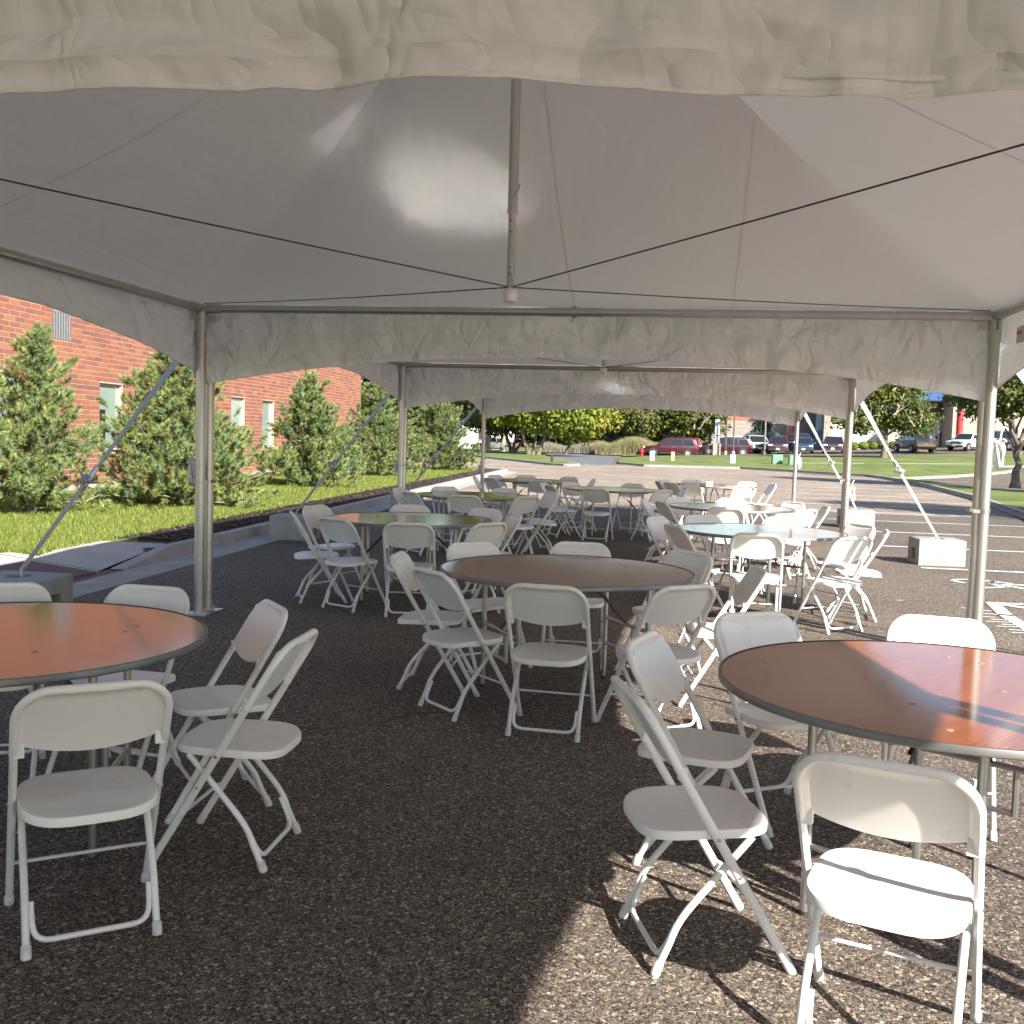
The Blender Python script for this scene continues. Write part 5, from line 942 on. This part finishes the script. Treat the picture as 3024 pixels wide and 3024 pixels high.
def vehicle(name, label, cat, kind, paintm, L_, W_, H_, x, y, rz, roofrack=False, z=None, grp='vehicles parked beyond the lawn'):
    z = GZ(x, y) if z is None else z; t = empty(name, (x, y, z), rz, label, cat, grp); prof = PROF[kind]; bz, bx0, bx1 = BELT[kind]
    def w_at(xf, zf):
        w = W_/2*(1-.20*max(0, (zf-bz)/(1-bz))); e = max(0, (abs(xf)-.40)/.10); return w*(1-.07*e*e)*(1-.03*max(0, (.4-zf)/.4))
    mb = MB(); n = len(prof); ringL = [(xf*L_, -w_at(xf, zf), zf*H_) for xf, zf in prof]; ringR = [(xf*L_, w_at(xf, zf), zf*H_) for xf, zf in prof]
    mb.v = ringL+ringR
    for i in range(n-1): mb.f.append((i, i+1, n+i+1, n+i))
    mb.f.append((0, n, 2*n-1, n-1))
    iu = [i for i, (a, b) in enumerate(prof) if b > bz-.001 and bx0-.02 <= a <= bx1+.001]; i0 = iu[0]; i1 = iu[-1]
    for base, fl_ in ((0, False), (n, True)):
        up_ = [base+i for i in range(max(0, i0-1), i1+1)]; lo_ = [base+i for i in range(0, max(1, i0))]+[base+i for i in range(i1, n)]
        for f in (up_, lo_):
            if len(f) > 2: mb.f.append(tuple(reversed(f)) if not fl_ else tuple(f))
    body = mb.obj('body', M[paintm], t); bevel(body, .05, 2)
    for p in body.data.polygons: p.use_smooth = True
    # wheels
    wr = .365 if kind in ('suv', 'pickup') else .32; wx = (.315 if kind != 'pickup' else .32)*L_
    for sx in (-1, 1):
        for sy in (-1, 1):
            ar = MB(); ar.tube([(sx*wx, sy*(W_/2-.20), wr+.02), (sx*wx, sy*(W_/2+.004), wr+.02)], wr+.085, 20); ar.obj('wheel_arch', M['trim'], t, 40)
            wh = MB().tube([(sx*wx, sy*(W_/2-.2), wr), (sx*wx, sy*(W_/2-.015), wr), (sx*wx, sy*(W_/2+.012), wr)], [wr, wr, wr*.9], 22).obj('wheel', M['tyre'], t, 40)
            MB().tube([(sx*wx, sy*(W_/2), wr), (sx*wx, sy*(W_/2+.018), wr)], wr*.62, 16).obj('rim', M['rim'], wh, 40)
    # glass
    def side_glass(xs0, xs1, xs2, xs3, z0, z1):
        for sy in (-1, 1):
            g_ = MB(); q = [(xs0, z0), (xs1, z0), (xs2, z1), (xs3, z1)]; vs = [(a*L_, sy*(w_at(0, b)+.008), b*H_) for a, b in q]; g_.add(vs, [(0, 1, 2, 3) if sy < 0 else (3, 2, 1, 0)]); g_.obj('side_window', M['glassd'], t)
    zt_ = .92
    if kind in ('suv', 'van', 'hatch'):
        a0, a1 = (-.44, -.235); b0, b1 = (-.215, -.02); c0, c1 = (.0, bx1-.045); dlt = .05
        side_glass(a0, a1, a1, a0+dlt, bz+.03, zt_); side_glass(b0, b1, b1, b0, bz+.03, zt_); side_glass(c0, c1, c1-.115, c0, bz+.03, zt_)
    elif kind == 'sedan': side_glass(-.27, -.06, -.06, -.19, bz+.03, zt_); side_glass(-.04, .18, .07, -.04, bz+.03, zt_)
    else: side_glass(-.09, .03, .03, -.075, bz+.03, zt_); side_glass(.05, .19, .105, .05, bz+.03, zt_)
    def end_glass(nm, pa, pb, inset, sgn):
        (xa, za), (xb, zb) = pa, pb; g_ = MB(); nrm = Vector(((zb-za)*H_, 0, -(xb-xa)*L_)); nrm.normalize(); nrm = nrm if nrm.x*sgn > 0 else -nrm; vs = []
        for (xx, zz, sy) in ((xa, za, -1), (xa, za, 1), (xb, zb, 1), (xb, zb, -1)): vs.append(Vector((xx*L_, sy*(w_at(xx, zz)-inset), zz*H_))+nrm*.012)
        g_.add(vs, [(0, 1, 2, 3) if sgn > 0 else (3, 2, 1, 0)]); g_.obj(nm, M['glassd'], t)
    lerp = lambda p, q, f: (p[0]+(q[0]-p[0])*f, p[1]+(q[1]-p[1])*f)
    fr = [i for i, p in enumerate(prof) if abs(p[0]-bx1) < 1e-6][0]; end_glass('windscreen', lerp(prof[fr], prof[fr-1], .06), lerp(prof[fr], prof[fr-1], .95), .09, 1)
    rr_ = [i for i in range(n-1) if prof[i+1][1]-prof[i][1] > .25][0] if kind != 'hatch' else 2
    end_glass('rear_window', lerp(prof[rr_], prof[rr_+1], .12), lerp(prof[rr_], prof[rr_+1], .92), .12, -1)
    # lights, grille, bumpers, plates, mirrors, handles
    hf = .47*H_ if kind != 'pickup' else .5*H_
    for sy in (-1, 1):
        q = MB(); q.box((.480*L_, sy*W_*.36, hf), (.07*L_*.9, W_*.20, .13*H_*.7)); bevel(q.obj('headlight', M['lamp'], t), .02); q = MB(); q.box((-.488*L_, sy*W_*.415, .54*H_), (.035*L_, W_*.12, .17*H_)); bevel(q.obj('tail_light', M['tail'], t), .02)
        q = MB(); q.box((bx1*L_-.32, sy*(W_/2+.09), bz*H_+.08), (.14, .20, .15)); bevel(q.obj('mirror', M[paintm], t), .03)
        for k in ((-.05, -.26) if kind != 'pickup' else (-.05,)): q = MB(); q.box((k*L_, sy*(W_/2+.006), (bz-.06)*H_), (.20, .02, .03)); q.obj('door_handle', M['chrome'], t)
        for k in (-.225, -.008, .245): q = MB(); q.box((k*L_, sy*(W_/2-.002), .40*H_), (.012, .012, .34*H_)); q.obj('door_seam', M['trim'], t)
        q = MB(); q.box((0, sy*(W_/2-.005), .19*H_), (.40*L_, .03, .07*H_)); q.obj('rocker_panel', M['trim'], t)
    q = MB(); q.box((.494*L_, 0, .43*H_), (.03*L_, W_*.50, .14*H_)); bevel(q.obj('grille', M['trim'], t), .015); q = MB(); q.box((.5005*L_, 0, .42*H_), (.02*L_, W_*.46, .02*H_)); q.obj('grille_bar', M['chrome'], t)
    q = MB(); q.box((.490*L_, 0, .225*H_), (.05*L_, W_*.90, .10*H_)); bevel(q.obj('front_bumper', M['trim'], t), .03); q = MB(); q.box((-.490*L_, 0, .235*H_), (.05*L_, W_*.92, .12*H_)); bevel(q.obj('rear_bumper', M['trim'], t), .03)
    q = MB(); q.box((.518*L_, 0, .27*H_), (.006, .31, .16)); q.obj('number_plate', M['plate'], t); q = MB(); q.box((-.503*L_, 0, .44*H_), (.02, .31, .16)); q.obj('number_plate', M['plate'], t)
    if roofrack:
        for sy in (-1, 1): MB().tube([(-.36*L_, sy*W_*.34, H_+.045), (.02*L_, sy*W_*.34, H_+.045)], .02, 6).obj('roof_rail', M['trim'], t)
    return t
F_CAM = -PI/2    # nose towards the viewer
vehicle('parked_suv', 'long maroon red vehicle parked side on at left of the row', 'suv', 'suv', 'crimson', 5.15, 1.98, 1.82, .10, 102, PI-.03, True, z=.10)
vehicle('parked_pickup', 'bright red pickup half hidden behind the long maroon vehicle', 'pickup', 'pickup', 'redtruck', 5.4, 1.95, 1.85, 2.35, 107.5, PI-.2, z=.16)
vehicle('parked_suv', 'maroon vehicle parked side on behind the pylon sign', 'suv', 'suv', 'maroon', 4.95, 1.98, 1.75, 5.35, 103, PI+.02, True, z=.36)
vehicle('parked_van', 'white van roof showing above the maroon vehicle by the pylon', 'van', 'van', 'white', 5.0, 1.95, 1.9, 6.4, 108.5, PI-.05, z=.42)
vehicle('parked_minivan', 'silver minivan facing the viewer behind the olive lamp post', 'minivan', 'van', 'silver', 5.1, 1.98, 1.75, 8.35, 105.5, F_CAM+.10)
vehicle('parked_sedan', 'dark navy car in shade between the silver minivan and red car', 'car', 'sedan', 'navy', 4.7, 1.82, 1.42, 9.6, 110, F_CAM+.1)
vehicle('parked_suv', 'small crimson crossover facing the viewer beside the maroon column', 'suv', 'hatch', 'crimson', 4.6, 1.86, 1.68, 10.15, 101, F_CAM-.12, True)
vehicle('parked_car', 'blue hatchback facing the viewer behind the rear right pole', 'car', 'hatch', 'bluecar', 4.4, 1.80, 1.50, 12.4, 101, F_CAM-.10)
vehicle('parked_suv', 'dark blue vehicle with roof rails behind the blue hatchback', 'suv', 'suv', 'navy', 4.8, 1.9, 1.85, 13.0, 109, F_CAM, True)
vehicle('parked_car', 'dark maroon car facing the viewer left of the second right pole', 'car', 'hatch', 'maroon', 4.5, 1.82, 1.55, 15.0, 100, F_CAM-.16)
vehicle('parked_minivan', 'grey minivan seen from behind on the drive by the garage', 'minivan', 'van', 'grey', 5.0, 1.98, 1.74, 22.0, 99.5, PI/2+.22)
vehicle('parked_car', 'white car nosing out from behind the nearest right pole', 'car', 'hatch', 'white', 4.5, 1.84, 1.6, 27.0, 101, -PI/2-.75)
vehicle('parked_minivan', 'silver grey minivan left of the forked tree trunk', 'minivan', 'van', 'silver', 5.0, 1.98, 1.75, 30.2, 101, PI/2+.5)
vehicle('parked_car', 'white car at the right edge beyond the forked tree', 'car', 'hatch', 'white', 4.5, 1.84, 1.55, 33.2, 100, PI/2+.4)
vehicle('parked_car', 'dark grey car parked in shade behind the pale tree trunks', 'car', 'sedan', 'grey', 4.6, 1.84, 1.45, -18.2, 108, PI, z=.0)
